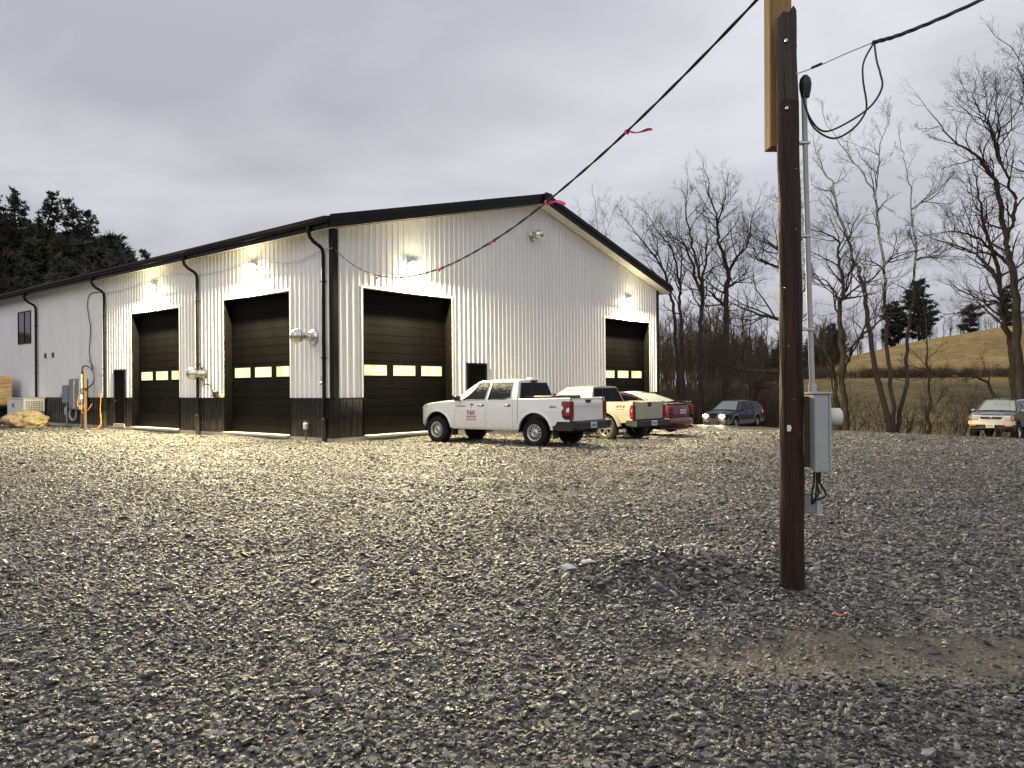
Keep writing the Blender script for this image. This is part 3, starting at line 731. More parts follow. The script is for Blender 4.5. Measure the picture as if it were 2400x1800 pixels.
# sectional overhead doors
def overhead_door(a, b, wall):
    dd = empty('overhead_door'); dd.parent = bld
    RC = .25
    def bx(mb, a0, a1, d0, d1, z0, z1):   # along wall, depth inward
        return mb.box(a0, a1, d0, d1, z0, z1) if wall == 'g' else mb.box(d0, d1, a0, a1, z0, z1)
    w = b - a; hs = (DTOP - FL)/8.0
    pw_ = 1.0; cs_ = [a + w/2 + k*1.21 for k in (-1, 0, 1)]
    for k in range(8):
        z0 = FL + k*hs + .004; z1 = FL + (k+1)*hs - .004
        mb = MB()
        if k != 3:
            bx(mb, a, b, RC, RC+.05, z0, z1)
            bx(mb, a, b, RC-.004, RC, z0+.06, z0+hs*.5-.03); bx(mb, a, b, RC-.004, RC, z0+hs*.5+.03, z1-.06)
            mb.build('door_section', M['door_brown'], dd)
        else:
            y0, y1 = 1.90, 2.265; e_ = [a]
            for c in cs_: e_ += [c-pw_/2, c+pw_/2]
            e_.append(b)
            bx(mb, a, b, RC, RC+.05, z0, y0); bx(mb, a, b, RC, RC+.05, y1, z1)
            for i in range(0, len(e_), 2): bx(mb, e_[i], e_[i+1], RC, RC+.05, y0, y1)
            sec = mb.build('door_section', M['door_brown'], dd)
            for c in cs_:
                fr = MB()
                for (p, q, r_, s_) in ((c-pw_/2, c+pw_/2, y0, y0+.022), (c-pw_/2, c+pw_/2, y1-.022, y1), (c-pw_/2, c-pw_/2+.022, y0+.022, y1-.022), (c+pw_/2-.022, c+pw_/2, y0+.022, y1-.022)):
                    bx(fr, p, q, RC-.008, RC+.03, r_, s_)
                fr.build('window_frame', M['black_trim'], sec)
                pn = MB(); bx(pn, c-pw_/2+.022, c+pw_/2-.022, RC+.012, RC+.02, y0+.022, y1-.022); pn.build('window_pane', M['pane_lit'], sec)
    jb = MB(); bx(jb, a-.0, a+.03, -.030, RC+.06, FL, DTOP); bx(jb, b-.03, b, -.030, RC+.06, FL, DTOP); bx(jb, a+.03, b-.03, -.030, RC+.06, DTOP-.03, DTOP); jb.build('door_jamb', M['jamb'], dd)
    tr = MB(); bx(tr, a-.06, a-.001, -.034, -.002, WAIN+.02, DTOP+.06); bx(tr, b+.001, b+.06, -.034, -.002, WAIN+.02, DTOP+.06); bx(tr, a-.001, b+.001, -.034, -.002, DTOP+.001, DTOP+.06)
    tr.build('door_trim', M['white_panel'], dd)
    sl = MB(); bx(sl, a+.03, b-.03, -.16, RC+.05, FL-.06, FL+.003); sl.build('door_sill', M['concrete'], dd)
    return dd
for a, b in GD: overhead_door(a, b, 'g')
for a, b in LD: overhead_door(a, b, 'l')
# entry doors
def entry_door(a, b, wall):
    def bx(mb, a0, a1, d0, d1, z0, z1): return mb.box(a0, a1, d0, d1, z0, z1) if wall == 'g' else mb.box(d0, d1, a0, a1, z0, z1)
    fr = MB(); bx(fr, a-.01, a+.05, -.045, .07, FL, 2.38); bx(fr, b-.05, b+.01, -.045, .07, FL, 2.38); bx(fr, a+.05, b-.05, -.045, .07, 2.32, 2.38)
    d = MB(); bx(d, a+.053, b-.053, -.01, .03, FL+.10, 2.317); do = d.build('entry_door', M['door_brown'], bld)
    fr.build('frame', M['black_trim'], do)
    h = MB(); c = b-.13
    if wall == 'g': h.tube([(a+.13, -.01, 1.12), (a+.13, -.06, 1.12), (a+.24, -.06, 1.12)], .011, 6)
    else: h.tube([(-.01, c, 1.12), (-.06, c, 1.12), (-.06, c-.11, 1.12)], .011, 6)
    h.build('handle', M['steel'], do)
    s_ = MB(); bx(s_, a, b, -.08, .05, FL-.05, FL+.09); s_.build('threshold', M['concrete'], do)
entry_door(5.58, 6.60, 'g'); entry_door(13.22, 14.20, 'l')
# upstairs window in the long wall
mb = MB(); mb.box(-.012, .0, 23.31, 24.89, 3.91, 5.39); win = mb.build('window', M['pane_dark'], bld)
mb = MB()
for (p, q, r_, s_) in ((23.25, 24.95, 3.85, 3.91), (23.25, 24.95, 5.39, 5.45), (23.25, 23.31, 3.91, 5.39), (24.89, 24.95, 3.91, 5.39), (24.08, 24.12, 3.91, 5.39)): mb.box(-.035, .004, p, q, r_, s_)
mb.build('window_frame', M['black_trim'], win)
# small wall outlets
for s_ in (20.5, 21.4): MB().rbox(-.07, -.0, s_-.06, s_+.06, 3.08, 3.30, .012).build('outlet_cover', M['plastic_black'], bld)

# wall lamps (lit)
def wall_lamp(x, y, z, out, label):
    r_ = empty('wall_lamp', wl(x, y, z), BROT + (0 if out == 'g' else -math.pi/2), label, 'lamp', 'lit wall lamps above the overhead doors')
    # local frame: -y points away from the wall
    MB().rbox(-.17, .17, -.075, -.026, -.13, .15, .015).build('back_box', M['glare_grey'], r_)
    MB().prism([(-.076, .15), (-.22, .135), (-.235, .10), (-.076, .07)], 0, -.18, .18).build('hood', M['glare_grey'], r_)
    MB().prism([(-.077, .068), (-.228, .097), (-.215, -.02), (-.14, -.105), (-.077, -.115)], 0, -.165, .165).build('lens', M['lens'], r_)
    ld = bpy.data.lights.new('lamp_light', 'AREA'); ld.shape = 'RECTANGLE'; ld.size = .30; ld.size_y = .18; ld.energy = LAMP_W; ld.color = (1.0, .84, .49)
    lo = link('lamp_light', ld, r_); lo.location = (0, -.30, -.12); lo.rotation_euler = (R(-42), 0, 0)
    pd = bpy.data.lights.new('lamp_glow', 'POINT'); pd.energy = 85; pd.color = (1.0, .84, .50); pd.shadow_soft_size = .08
    po = link('lamp_glow', pd, r_); po.location = (0, -.30, -.02)
    return r_
LAMP_W = 2900
wall_lamp(3.05, 0, 5.40, 'g', 'lit wall lamp above the gable door nearest the corner')
wall_lamp(16.40, 0, 5.42, 'g', 'lit wall lamp above the far gable door by the red car')
wall_lamp(0, 4.02, 5.40, 'l', 'lit wall lamp above the long-wall door nearest the corner')
wall_lamp(0, 10.72, 5.38, 'l', 'lit wall lamp above the second long-wall door')

# exhaust vents
def vent(x, y, z, out, sc, ln, label):
    r_ = empty('exhaust_vent', wl(x, y, z), BROT + (0 if out == 'g' else -math.pi/2), label, 'vent', 'round metal wall vents')
    Mx = Matrix.Rotation(math.pi, 4, 'X')   # lathe axis +y -> away from wall (-y)
    MB().lathe([(.026, .01), (.026, .26*sc), (.045, .26*sc), (.06, .20*sc), (.10, .16*sc), (.10, .02)], 24, Mx).build('wall_flange', M['galv'], r_, smooth=35)
    MB().lathe([(.09, .135*sc), (ln-.08, .135*sc)], 24, Mx, close=False).build('pipe', M['galv'], r_, smooth=35)
    MB().lathe([(ln-.12, .14*sc), (ln-.10, .20*sc), (ln-.02, .225*sc), (ln-.015, .235*sc), (ln+.01, .235*sc), (ln+.02, .22*sc), (ln+.12, .19*sc), (ln+.17, .12*sc), (ln+.185, .02)], 24, Mx).build('cap', M['galv'], r_, smooth=50)
vent(0, .92, 3.05, 'l', .92, .60, 'round metal exhaust vent on the long wall beside the corner downspout')
vent(0, 7.20, 2.08, 'l', .92, .42, 'round metal exhaust vent between the two long-wall doors')
vent(9.30, 0, 7.30, 'g', .75, .36, 'small round metal vent high under the gable peak')

# small fixtures on the long wall
r_ = empty('gas_pipe', wl(-.12, 6.75, FL), BROT, 'thin bent black pipe on the wall under the round vent', 'pipe')
MB().tube([(0, -.35, 1.16), (0, -.35, 1.30), (0, -.28, 1.47), (0, -.15, 1.57), (0, 0, 1.60), (0, .22, 1.60), (0, .26, 1.66), (0, .30, 1.85)], .022, 6).build('pipe', M['plastic_black'], r_, smooth=50)
MB().rbox(-.05, .09, -.62, -.42, 1.14, 1.36, .02).build('valve_box', M['plastic_black'], r_)
MB().rbox(-.03, .09, -.90, -.74, 1.14, 1.26, .02).build('brass_fitting', M['crate_wood'], r_)
r_ = empty('water_spigot', wl(-.10, 1.22, 0), BROT, 'white water spigot on a short pipe near the building corner', 'spigot')
MB().tube([(0, 0, -.05), (0, 0, .35)], .022, 6).build('riser_pipe', M['post_wood'], r_)
MB().rbox(-.06, .05, -.06, .07, .33, .52, .02).build('valve_body', M['white_plastic'], r_)
MB().tube([(-.02, -.06, .56), (-.02, .07, .56)], .014, 6).build('handle', M['plastic_black'], r_)
r_ = empty('cable_bracket', wl(-.17, .34, 1.62), BROT, 'small metal bracket clamped to the corner downspout', 'bracket')
MB().rbox(-.05, .04, -.05, .05, 0, .10, .015).build('clamp', M['steel'], r_); MB().tube([(-.02, 0, .08), (-.03, -.03, .27)], .007, 5).build('pin', M['steel'], r_)

# ------------------------------------------------------------------ vehicles
# local frame: +x forward, +y left, z up, origin on the ground midway between the axles
def text_mesh(txt, size, m, name, parent, loc, rot, sx=1.0, shear=0.0):
    cu = bpy.data.curves.new(name, 'FONT'); cu.body = txt; cu.size = size; cu.align_x = 'CENTER'; cu.align_y = 'CENTER'; cu.shear = shear; cu.extrude = .0015
    tmp = bpy.data.objects.new('tmp', cu); COL.objects.link(tmp)
    bpy.context.view_layer.update()
    me = bpy.data.meshes.new_from_object(tmp.evaluated_get(bpy.context.evaluated_depsgraph_get()))
    bpy.data.objects.remove(tmp); me.materials.clear(); me.materials.append(m)
    o = link(name, me, parent); o.location = loc; o.rotation_euler = rot; o.scale = (sx, 1, 1); return o

def wheel(parent, x, y, r, w, style, tyre_m, rim_m):
    out = 1 if y > 0 else -1
    wr = empty('wheel'); wr.parent = parent; wr.location = (x, y, r); 
    if out < 0: wr.rotation_euler = (0, 0, math.pi)
    # local: +y outwards
    rr = r*.60; h = w/2
    MB().lathe([(-h, rr), (-h-.006, rr+.03), (-h-.004, r*.86), (-h+.03, r*.975), (-h+.06, r), (h-.06, r), (h-.03, r*.975), (h+.004, r*.86), (h+.006, rr+.03), (h, rr)], 36, close=False).build('tyre', tyre_m, wr, smooth=35)
    tb = MB()   # tread blocks
    for k in range(36):
        a = 2*math.pi*k/36
        for (y0, y1, da) in ((-h+.03, -.01, 0), (.01, h-.03, .08)):
            c, s_ = math.cos(a+da), math.sin(a+da); t_ = (-s_, c); L_ = r*.06
            p = []
            for rad in (r-.004, r+.007):
                for (dy, dt) in ((y0, -L_), (y1, -L_), (y1, L_), (y0, L_)):
                    p.append((c*rad + t_[0]*dt, dy, s_*rad + t_[1]*dt))
            tb.hexa(p)
    tb.build('tread', tyre_m, wr)
    rim = MB()
    rim.lathe([(h-.10, rr*.97), (h-.004, rr*1.0), (h+.004, rr*.985), (h-.006, rr*.93), (h-.045, rr*.90)], 36, close=False)
    rim.lathe([(h-.06, .02), (h-.018, .025), (h-.012, rr*.20), (h-.02, rr*.30), (h-.035, rr*.36)], 24, close=False)
    if style == 'steel':
        n = 12; r0, r1 = rr*.34, rr*.92
        rim.lathe([(h-.035, rr*.34), (h-.022, rr*.46), (h-.026, rr*.50)], 36, close=False); rim.lathe([(h-.03, rr*.80), (h-.03, rr*.93)], 36, close=False)
        ra, rb, wd = rr*.48, rr*.82, .42
    else:
        n = style; ra, rb, wd = rr*.25, rr*.95, .36 if n > 5 else .42
    for k in range(n):
        a = 2*math.pi*k/n; hw_ = math.pi/n*wd
        p = []
        for d in (0, -.018):
            for (rad, aa, f_) in ((ra, -hw_*1.0, 0), (rb, -hw_*.85, -.012), (rb, hw_*.85, -.012), (ra, hw_*1.0, 0)):
                p.append((rad*math.cos(a+aa), h-.024+d+f_, rad*math.sin(a+aa)))
        rim.add(p, [(0, 1, 2, 3), (0, 4, 5, 1), (2, 6, 7, 3), (7, 6, 5, 4), (1, 5, 6, 2), (0, 3, 7, 4)])
    rim.build('rim', rim_m, wr, smooth=30, fixn=False)
    MB().lathe([(h-.10, .0), (h-.095, rr*.96)], 24, close=False).build('brake_shadow', M['chassis'], wr)
    for k in range(5):
        a = 2*math.pi*k/5; Mx = Matrix.Translation((rr*.16*math.cos(a), 0, rr*.16*math.sin(a)))
        rim_n = MB().lathe([(h-.014, .010), (h-.004, .010)], 6, Mx).build('lug_nut', M['chrome'], wr)
    return wr

class Car:
    def __init__(c, name, label, cat, loc, heading, sc, S, group=None):
        c.S = S; c.r = empty(name, loc, heading, label, cat, group); c.r.scale = (sc, sc, sc)
        c.axles = (S['wb']/2, -S['wb']/2); c.sill = pw(S['sill']); c.top = pw(S['top']); c.plan = pw(S['plan']); c.paint = S['paint']
        c.ra = S['arch']; c.sect = pw(S['sect'])
    def lo(c, x, bottom=None):
        z = c.sill(x) if bottom is None else bottom
        for a in c.axles:
            d = abs(x-a)
            if d < c.ra: z = max(z, c.S['wr'] + math.sqrt(c.ra**2 - d*d))
        return z
    def y(c, x, z): return c.plan(x)*c.sect(z)
    def cols(c, x0, x1):
        xs = list(np.linspace(x0, x1, max(3, int(abs(x1-x0)/.07))))
        for a in c.axles:
            for k in np.linspace(0, math.pi, 25):
                q = a + c.ra*.9999*math.cos(k)
                if x0 < q < x1: xs.append(q)
            for e_ in (a-c.ra-.001, a+c.ra+.001):
                if x0 < e_ < x1: xs.append(e_)
        return sorted(set(round(float(q), 4) for q in xs))
    def panel(c, name, x0, x1, m=None, slant0=0.0, slant1=0.0, top=None, bottom=None, nz=14, gap=.005, both=True, off=0.0, topf=None, curve=None):
        """body side panel between x0 (rear) and x1 (front)"""
        tf = topf or c.top
        for sg in ((1, -1) if both else (1,)):
            xs = c.cols(x0+gap, x1-gap); rows = []
            for j in range(nz+1):
                v_ = j/nz; row = []
                for x in xs:
                    zl = c.lo(x) if bottom is None else max(bottom, c.lo(x)); zh = tf(x) if top is None else top
                    z = lerp(zl, zh, v_); u = (x-x0)/(x1-x0)
                    bow = curve(z) if curve else 0.0
                    xx = x + lerp(slant0, slant1, u)*(v_-.5) + bow
                    row.append((xx, sg*(c.y(x, z)+off), z))
                rows.append(row)
            mb = MB(); mb.grid(rows, flip=(sg > 0))
            # turned-in edges so the shut lines have depth
            def inn(p): return (p[0], p[1]-sg*.05, p[2])
            for edge in (rows[0], rows[-1], [r_[0] for r_ in rows], [r_[-1] for r_ in rows]):
                mb.grid([edge, [inn(p) for p in edge]])
            o = mb.build(name, m or c.paint, c.r, smooth=32)
            if sg > 0: first = o
            else: second = o
        return first, (second if both else None)
    def deck(c, name, x0, x1, zf, m=None, crown=.03, inset=.0, nx=14, ny=14, edge=.03):
        xs = np.linspace(x0, x1, nx); rows = []
        for x in xs:
            row = []
            for k in range(ny+1):
                u = -1 + 2*k/ny; u2 = math.copysign(abs(u)**.8, u)
                z = zf(x); hw = c.y(x, z)-inset
                row.append((x, hw*u2, z + crown*(1-u2*u2) - edge*max(0, abs(u2)-.93)/.07*.3))
            rows.append(row)
        mb = MB(); mb.grid(rows, flip=False); return mb.build(name, m or c.paint, c.r, smooth=40, fixn=True)
    def cabin(c, xa, xb, xc, xd, zr, wr_, m=None, zb=None, crown=.03, nm='cabin'):
        """xa windscreen base, xb roof front, xc roof rear, xd rear glass base; zr roof line fn"""
        zb = zb or c.top
        zrf = zr if callable(zr) else (lambda x: zr)
        def topz(x):
            if x > xb: t = (xa-x)/(xa-xb); return lerp(zb(xa), zrf(xb), t**.92)
            if x < xc: t = (x-xd)/(xc-xd) if xc != xd else 1; return lerp(zb(xd), zrf(xc), t**.92)
            return zrf(x)
        def halfw(x, z):
            zt = zrf(min(max(x, xc), xb)); b_ = zb(min(max(x, xd), xa)); t = (z-b_)/max(.05, zt-b_)
            return lerp(c.y(x, b_)-.012, wr_, max(0, t)**1.15)
        c.topz, c.halfw, c.zbelt = topz, halfw, zb
        xs = sorted(set([xd, xc, xb, xa] + list(np.linspace(xd, xc, 9)) + list(np.linspace(xc, xb, 16)) + list(np.linspace(xb, xa, 12))))
        rows = []
        for x in xs:
            zt = topz(x); b_ = zb(x); row = []
            rad = min(.07, max(.001, (zt-b_)*.5))
            side = [(halfw(x, lerp(b_, zt-rad, k/6)), lerp(b_, zt-rad, k/6)) for k in range(7)]
            y0 = side[-1][0]
            rnd = [(y0 - rad*.9*(1-math.cos(a)), zt-rad+rad*math.sin(a)) for a in np.linspace(0, math.pi/2, 6)[1:]]
            y1 = rnd[-1][0]
            tp = [(y1*(1-k/6), zt + crown*(1-(1-k/6)**2)) for k in range(1, 7)]
            half = side + rnd + tp
            row = [(x, yy, zz) for yy, zz in half] + [(x, -yy, zz) for yy, zz in half[-2::-1]]
            rows.append(row)
        mb = MB(); mb.grid(rows); return mb.build(nm, m or c.paint, c.r, smooth=38, fixn=True)
    def side_glass(c, x0, x1, z0f, z1f, m, sl0=0.0, sl1=0.0, nm='side_window', off=.006, frame=True):
        outs = []
        for sg in (1, -1):
            rows = []
            for j in range(7):
                v_ = j/6; row = []
                for i in range(13):
                    u = i/12; x = lerp(x0, x1, u) + lerp(sl0, sl1, u)*v_
                    z = lerp(z0f(x), z1f(x), v_); row.append((x, sg*(c.halfw(x, z)+off), z))
                rows.append(row)
            mb = MB(); mb.grid(rows, flip=(sg > 0)); o = mb.build(nm, m, c.r, smooth=60); outs.append(o)
            if frame:
                ring = rows[0] + [r_[-1] for r_ in rows[1:]] + rows[-1][::-1][1:] + [r_[0] for r_ in rows[::-1][1:]]
                MB().tube([(p[0], p[1]-sg*.002, p[2]) for p in ring], .011, 5, cap=False).build('seal', M['plastic_black'], o)
        return outs
    def screen(c, x0, x1, m, inset=.06, nm='windscreen', off=.012, crown=.03, n=10, ins2=None):
        """glass over the sloping part of the cabin between x0 and x1"""
        rows = []; ins2 = inset if ins2 is None else ins2
        for i in range(n+1):
            x = lerp(x0, x1, i/n); zt = c.topz(x); row = []
            hw = c.halfw(x, zt-.05)-.05-lerp(inset, ins2, i/n)
            for k in range(11):
                u = -1+2*k/10; row.append((x, hw*u, zt+off+crown*(1-(hw*u/max(.3, hw+.1))**2)))
            rows.append(row)
        mb = MB(); mb.grid(rows, flip=True); o = mb.build(nm, m, c.r, smooth=60, fixn=True)
        ring = rows[0] + [r_[-1] for r_ in rows[1:]] + rows[-1][::-1][1:] + [r_[0] for r_ in rows[::-1][1:]]
        MB().tube(ring, .013, 5, cap=False).build('seal', M['plastic_black'], o)
        return o
    def end(c, name, xe, z0, z1, m, bulge=.18, n=14, prof=None, hwf=None, flipx=1, pw_=3.0):
        """front (flipx=1) or rear (flipx=-1) fascia; prof(z) shifts it along x"""
        rows = []
        for j in range(9):
            z = lerp(z0, z1, j/8); row = []
            for k in range(n+1):
                u = -1+2*k/n; hw = (hwf(z) if hwf else c.y(xe, z))
                row.append((xe - flipx*bulge*abs(u)**pw_ + (prof(z) if prof else 0), hw*u, z))
            rows.append(row)
        mb = MB(); mb.grid(rows)
        for edge in (rows[0], rows[-1], [r_[0] for r_ in rows], [r_[-1] for r_ in rows]):
            mb.grid([edge, [(p[0]-flipx*.06, p[1], p[2]) for p in edge]])
        return mb.build(name, m, c.r, smooth=40, fixn=True)
    def body_core(c, x0, x1, zt, z0=None):
        mb = MB(); w = .66; z0 = z0 if z0 is not None else c.S['sill'][0][1]-.05
        mb.box(x0, x1, -w, w, z0, zt)
        return mb.build('underbody', M['chassis'], c.r)
    def wells(c):
        for a in c.axles:   # dark arch liners
            for sg in (1, -1):
                mb = MB(); rows = []
                for k in range(17):
                    t = math.pi*k/16; rr = c.ra+.004
                    rows.append([(a+rr*math.cos(t), sg*(c.y(a, .8)-.02), c.S['wr']+rr*math.sin(t)), (a+rr*math.cos(t), sg*.45, c.S['wr']+rr*math.sin(t))])
                mb.grid(rows); mb.build('wheel_liner', M['chassis'], c.r)
    def wheels(c, style, w=.25, tyre='tyre', rim='rim'):
        for a in c.axles:
            for sg in (1, -1): wheel(c.r, a, sg*(c.S['track']/2), c.S['wr'], w, style, M[tyre], M[rim])
    def flare(c, m, wd=.055, out=.022, angs=(8, 172), name='arch_flare', big=0.0):
        for a in c.axles:
            for sg in (1, -1):
                rows = []
                for k in range(21):
                    t = R(lerp(angs[0], angs[1], k/20)); row = []
                    for (rr, oo) in ((c.ra-.004, out*.2), (c.ra+.002, out), (c.ra+wd*.7, out), (c.ra+wd, 0.001)):
                        x = a + rr*math.cos(t); z = c.S['wr'] + rr*math.sin(t)
                        row.append((x, sg*(c.y(x, z)+oo+big*(rr < c.ra+wd*.9)), z))
                    rows.append(row)
                mb = MB(); mb.grid(rows, flip=(sg < 0)); mb.build(name, m, c.r, smooth=40)
    def box(c, name, x0, x1, y0, y1, z0, z1, m, b=.012, parent=None):
        return MB().rbox(min(x0, x1), max(x0, x1), min(y0, y1), max(y0, y1), z0, z1, b).build(name, m, parent or c.r)
    def mirror(c, x, z, m, sz=(.10, .19, .15)):
        for sg in (1, -1):
            y0 = c.y(x, z)
            o = MB().rbox(x-.06, x-.06+sz[0]+.03, min(sg*(y0+.03), sg*(y0+.03+sz[1])), max(sg*(y0+.03), sg*(y0+.03+sz[1])), z-.02, z-.02+sz[2], .03).build('mirror', m, c.r, smooth=40)
            MB().tube([(x-.01, sg*(y0-.03), z-.03), (x-.01, sg*(y0+.08), z+.01)], .025, 6).build('arm', M['plastic_black'], o)
    def handle(c, x, z, m, door_pair):
        for sg, d in zip((1, -1), door_pair):
            y0 = c.y(x, z)
            MB().rbox(x-.11, x+.11, min(sg*(y0+.012), sg*(y0+.045)), max(sg*(y0+.012), sg*(y0+.045)), z-.018, z+.018, .012).build('handle', m, d, smooth=40)
            MB().rbox(x-.07, x+.05, min(sg*(y0-.002), sg*(y0+.008)), max(sg*(y0-.002), sg*(y0+.008)), z-.03, z+.03, .003).build('handle_cup', M['plastic_black'], d)
    def patch(c, name, pts, m, sg, off=.008, th=.01, parent=None):
        """flat-ish polygon laid on the body side: pts (x, z)"""
        mb = MB(); n = len(pts)
        a = [(x, sg*(c.y(x, z)+off), z) for x, z in pts]; b = [(x, sg*(c.y(x, z)-.02), z) for x, z in pts]
        mb.add(a+b, [tuple(range(n)) if sg < 0 else tuple(range(n))[::-1]] + [(i, (i+1) % n, n+(i+1) % n, n+i) for i in range(n)])
        return mb.build(name, m, parent or c.r)

def head(dx, dy): return math.atan2(dy, dx)
SECT = [(.25, .955), (.45, .985), (.62, 1.0), (.80, .995), (.98, 1.0), (1.10, .985), (1.3, .955), (1.5, .93)]

def plate_marks(c, parent, x, y, z, sx, m=None):
    for k in range(6):
        MB().box(min(x, x+.003*sx), max(x, x+.003*sx), y-.115+k*.04, y-.09+k*.04, z-.035, z+.03).build('plate_mark', m or M['clad_grey'], parent)

# ---- white crew-cab pickup (nearest)
S = dict(wb=3.45, wr=.385, arch=.525, track=1.64, paint=M['paint_white'], sect=SECT,
         sill=[(-2.9, .62), (-2.2, .56), (-1.2, .47), (1.2, .47), (2.2, .50), (2.6, .56)],
         top=[(-2.8, 1.285), (-1.2, 1.255), (-1.0, 1.25), (-.2, 1.215), (1.0, 1.205), (1.6, 1.175), (2.2, 1.12), (2.38, 1.06), (2.5, .99)],
         plan=[(-2.85, .915), (-2.6, .945), (-1.6, .955), (1.7, .95), (2.1, .925), (2.3, .87), (2.42, .79), (2.52, .70)])
LDIR = Vector((-.774, .633, 0))
hd = R(143.2)
wc = Vector((-.24, 21.70, 0)); wz = tz(wc.x, wc.y)
c = Car('pickup_truck', 'white crew-cab pickup with red tree-service lettering on its door', 'pickup truck', (wc.x, wc.y, wz-.012), hd, 1.0, S)
bow = lambda z: .045*math.sin((z-.5)/.75*math.pi) - .02
c.panel('fender', 1.02, 2.48, slant0=-.03, curve=None)
fd = c.panel('front_door', -.10, 1.02, slant0=.0, slant1=-.03)
rd = c.panel('rear_door', -1.02, -.10)
c.panel('cab_corner', -1.17, -1.02)
c.panel('bed_side', -2.80, -1.185)
c.box('rocker', -1.20, 1.20, -.93, .93, .42, .472, M['paint_white'], .02)
c.body_core(-2.70, 2.35, .80, .40); c.wells()
# hood with raised shoulders
c.deck('hood', 1.02, 2.42, lambda x: c.top(x)+.004, crown=.06, edge=.02)
c.end('front_bumper', 2.54, .40, .72, M['plastic_black'], bulge=.34, hwf=lambda z: .84)
c.end('front_fascia', 2.52, .72, 1.03, M['paint_white'], bulge=.22, hwf=lambda z: .78)
c.end('grille', 2.55, .70, .93, M['plastic_black'], bulge=.12, hwf=lambda z: .60)
for sg in (1, -1):
    c.patch('headlight', [(2.12, 1.085), (2.36, 1.04), (2.44, .95), (2.32, .955), (2.16, 1.02)], M['head_lens'], sg, .012)
zroof = pw([(-1.1, 1.765), (-.4, 1.80), (.35, 1.765)])
c.cabin(1.12, .32, -1.02, -1.14, zroof, .645)
zb = c.top
c.side_glass(-.02, .80, lambda x: zb(x)+.03, lambda x: pw([(-.1, 1.70), (.30, 1.69), (.62, 1.50), (.98, 1.24)])(x), M['beaded_sheen'], sl0=-.03, sl1=-.52, nm='front_side_window')
c.side_glass(-.90, -.14, lambda x: pw([(-.95, 1.325), (-.70, 1.255), (0, 1.245)])(x), lambda x: 1.70, M['beaded_sheen'], sl0=.06, sl1=-.03, nm='rear_side_window')
c.screen(1.06, .40, M['wet_glass'], inset=.05)
# rear cab window
mb = MB(); xw = lambda z: lerp(-1.150, -1.045, (z-1.25)/.5)
rows = [[(xw(z)-.012, u*lerp(.78, .60, (z-1.27)/.43), z) for u in np.linspace(-1, 1, 9)] for z in np.linspace(1.27, 1.70, 6)]
mb.grid(rows); rw = mb.build('rear_window', M['car_glass'], c.r, smooth=60, fixn=True)
ring = rows[0] + [q[-1] for q in rows[1:]] + rows[-1][::-1][1:] + [q[0] for q in rows[::-1][1:]]
MB().tube(ring, .014, 5, cap=False).build('seal', M['plastic_black'], rw)
for yy in (-.22, .22): MB().tube([(xw(1.28)-.014, yy, 1.28), (xw(1.69)-.014, yy*.9, 1.69)], .007, 5).build('divider', M['plastic_black'], rw)
c.box('brake_light', -1.11, -1.03, -.13, .13, 1.725, 1.785, M['tail_red'])
# bed
mb = MB(); mb.box(-2.74, -1.20, -.74, .74, .70, .745); mb.build('bed_floor', M['plastic_black'], c.r)
for sg in (1, -1): MB().box(-2.74, -1.20, min(sg*.74, sg*.80), max(sg*.74, sg*.80), .745, 1.24).build('bed_inner_wall', M['plastic_black'], c.r)
MB().box(-1.205, -1.186, -.86, .86, .56, 1.24).build('bed_front_wall', M['paint_white'], c.r)
for sg in (1, -1):
    mb = MB(); rows = [[(x, sg*(c.y(x, c.top(x))+.002), c.top(x)+.001), (x, sg*(c.y(x, 1.2)-.03), c.top(x)+.022), (x, sg*.76, c.top(x)+.018), (x, sg*.76, c.top(x)-.03)] for x in np.linspace(-2.80, -1.19, 8)]
    mb.grid(rows, flip=(sg < 0)); mb.build('bed_rail', M['paint_white'] if sg < 0 else M['paint_white'], c.r, smooth=40)
c.box('cargo_box', -2.15, -1.24, -.72, .72, 1.05, 1.355, M['plastic_black'], .03)
# tailgate, lamps, bumper
rows = [[(-2.815 + .012*math.sin(v_*3.14) - (.03 if .80 < v_ < .92 else 0)*0 + (.03 if v_ > .9 else 0), u*.765, lerp(.70, 1.285, v_)) for u in np.linspace(-1, 1, 9)] for v_ in np.linspace(0, 1, 12)]
mb = MB(); mb.grid(rows)
for edge in (rows[0], rows[-1], [q[0] for q in rows], [q[-1] for q in rows]): mb.grid([edge, [(p[0]+.07, p[1], p[2]) for p in edge]])
tg = mb.build('tailgate', M['paint_white'], c.r, smooth=30, fixn=True)
mb = MB(); mb.prism([(-.12, 1.245), (.12, 1.245), (.085, 1.165), (-.085, 1.165)], 0, -2.832, -2.80); mb.build('latch', M['plastic_black'], tg)
MB().prism([(-.62, 1.10), (.62, 1.10), (.58, 1.085), (-.58, 1.085)], 0, -2.818, -2.80).build('crease', M['paint_white'], tg)
for sg in (1, -1):
    side = [(-2.805, 1.21), (-2.58, 1.215), (-2.575, 1.115), (-2.63, 1.065), (-2.632, 1.01), (-2.585, .965), (-2.60, .82), (-2.68, .745), (-2.805, .745)]
    tl = c.patch('tail_light', side, M['tail_red'], sg, .012)
    mb = MB(); mb.box(-2.845, -2.805, min(sg*.775, sg*.905), max(sg*.775, sg*.905), .745, 1.21); mb.build('rear_lens', M['tail_red'], tl)
    c.patch('dark_band', [(-2.80, .84), (-2.605, .84), (-2.615, .80), (-2.68, .752), (-2.80, .752)], M['tail_dark'], sg, .016, parent=tl)
    mb = MB(); mb.box(-2.85, -2.844, min(sg*.80, sg*.83), max(sg*.80, sg*.83), .765, .80); mb.build('reverse_lens', M['head_lens'], tl)
mb = MB()
mb.rbox(-2.97, -2.72, -.80, .80, .46, .69, .035)
mb.build('rear_bumper', M['plastic_black'], c.r, smooth=30)
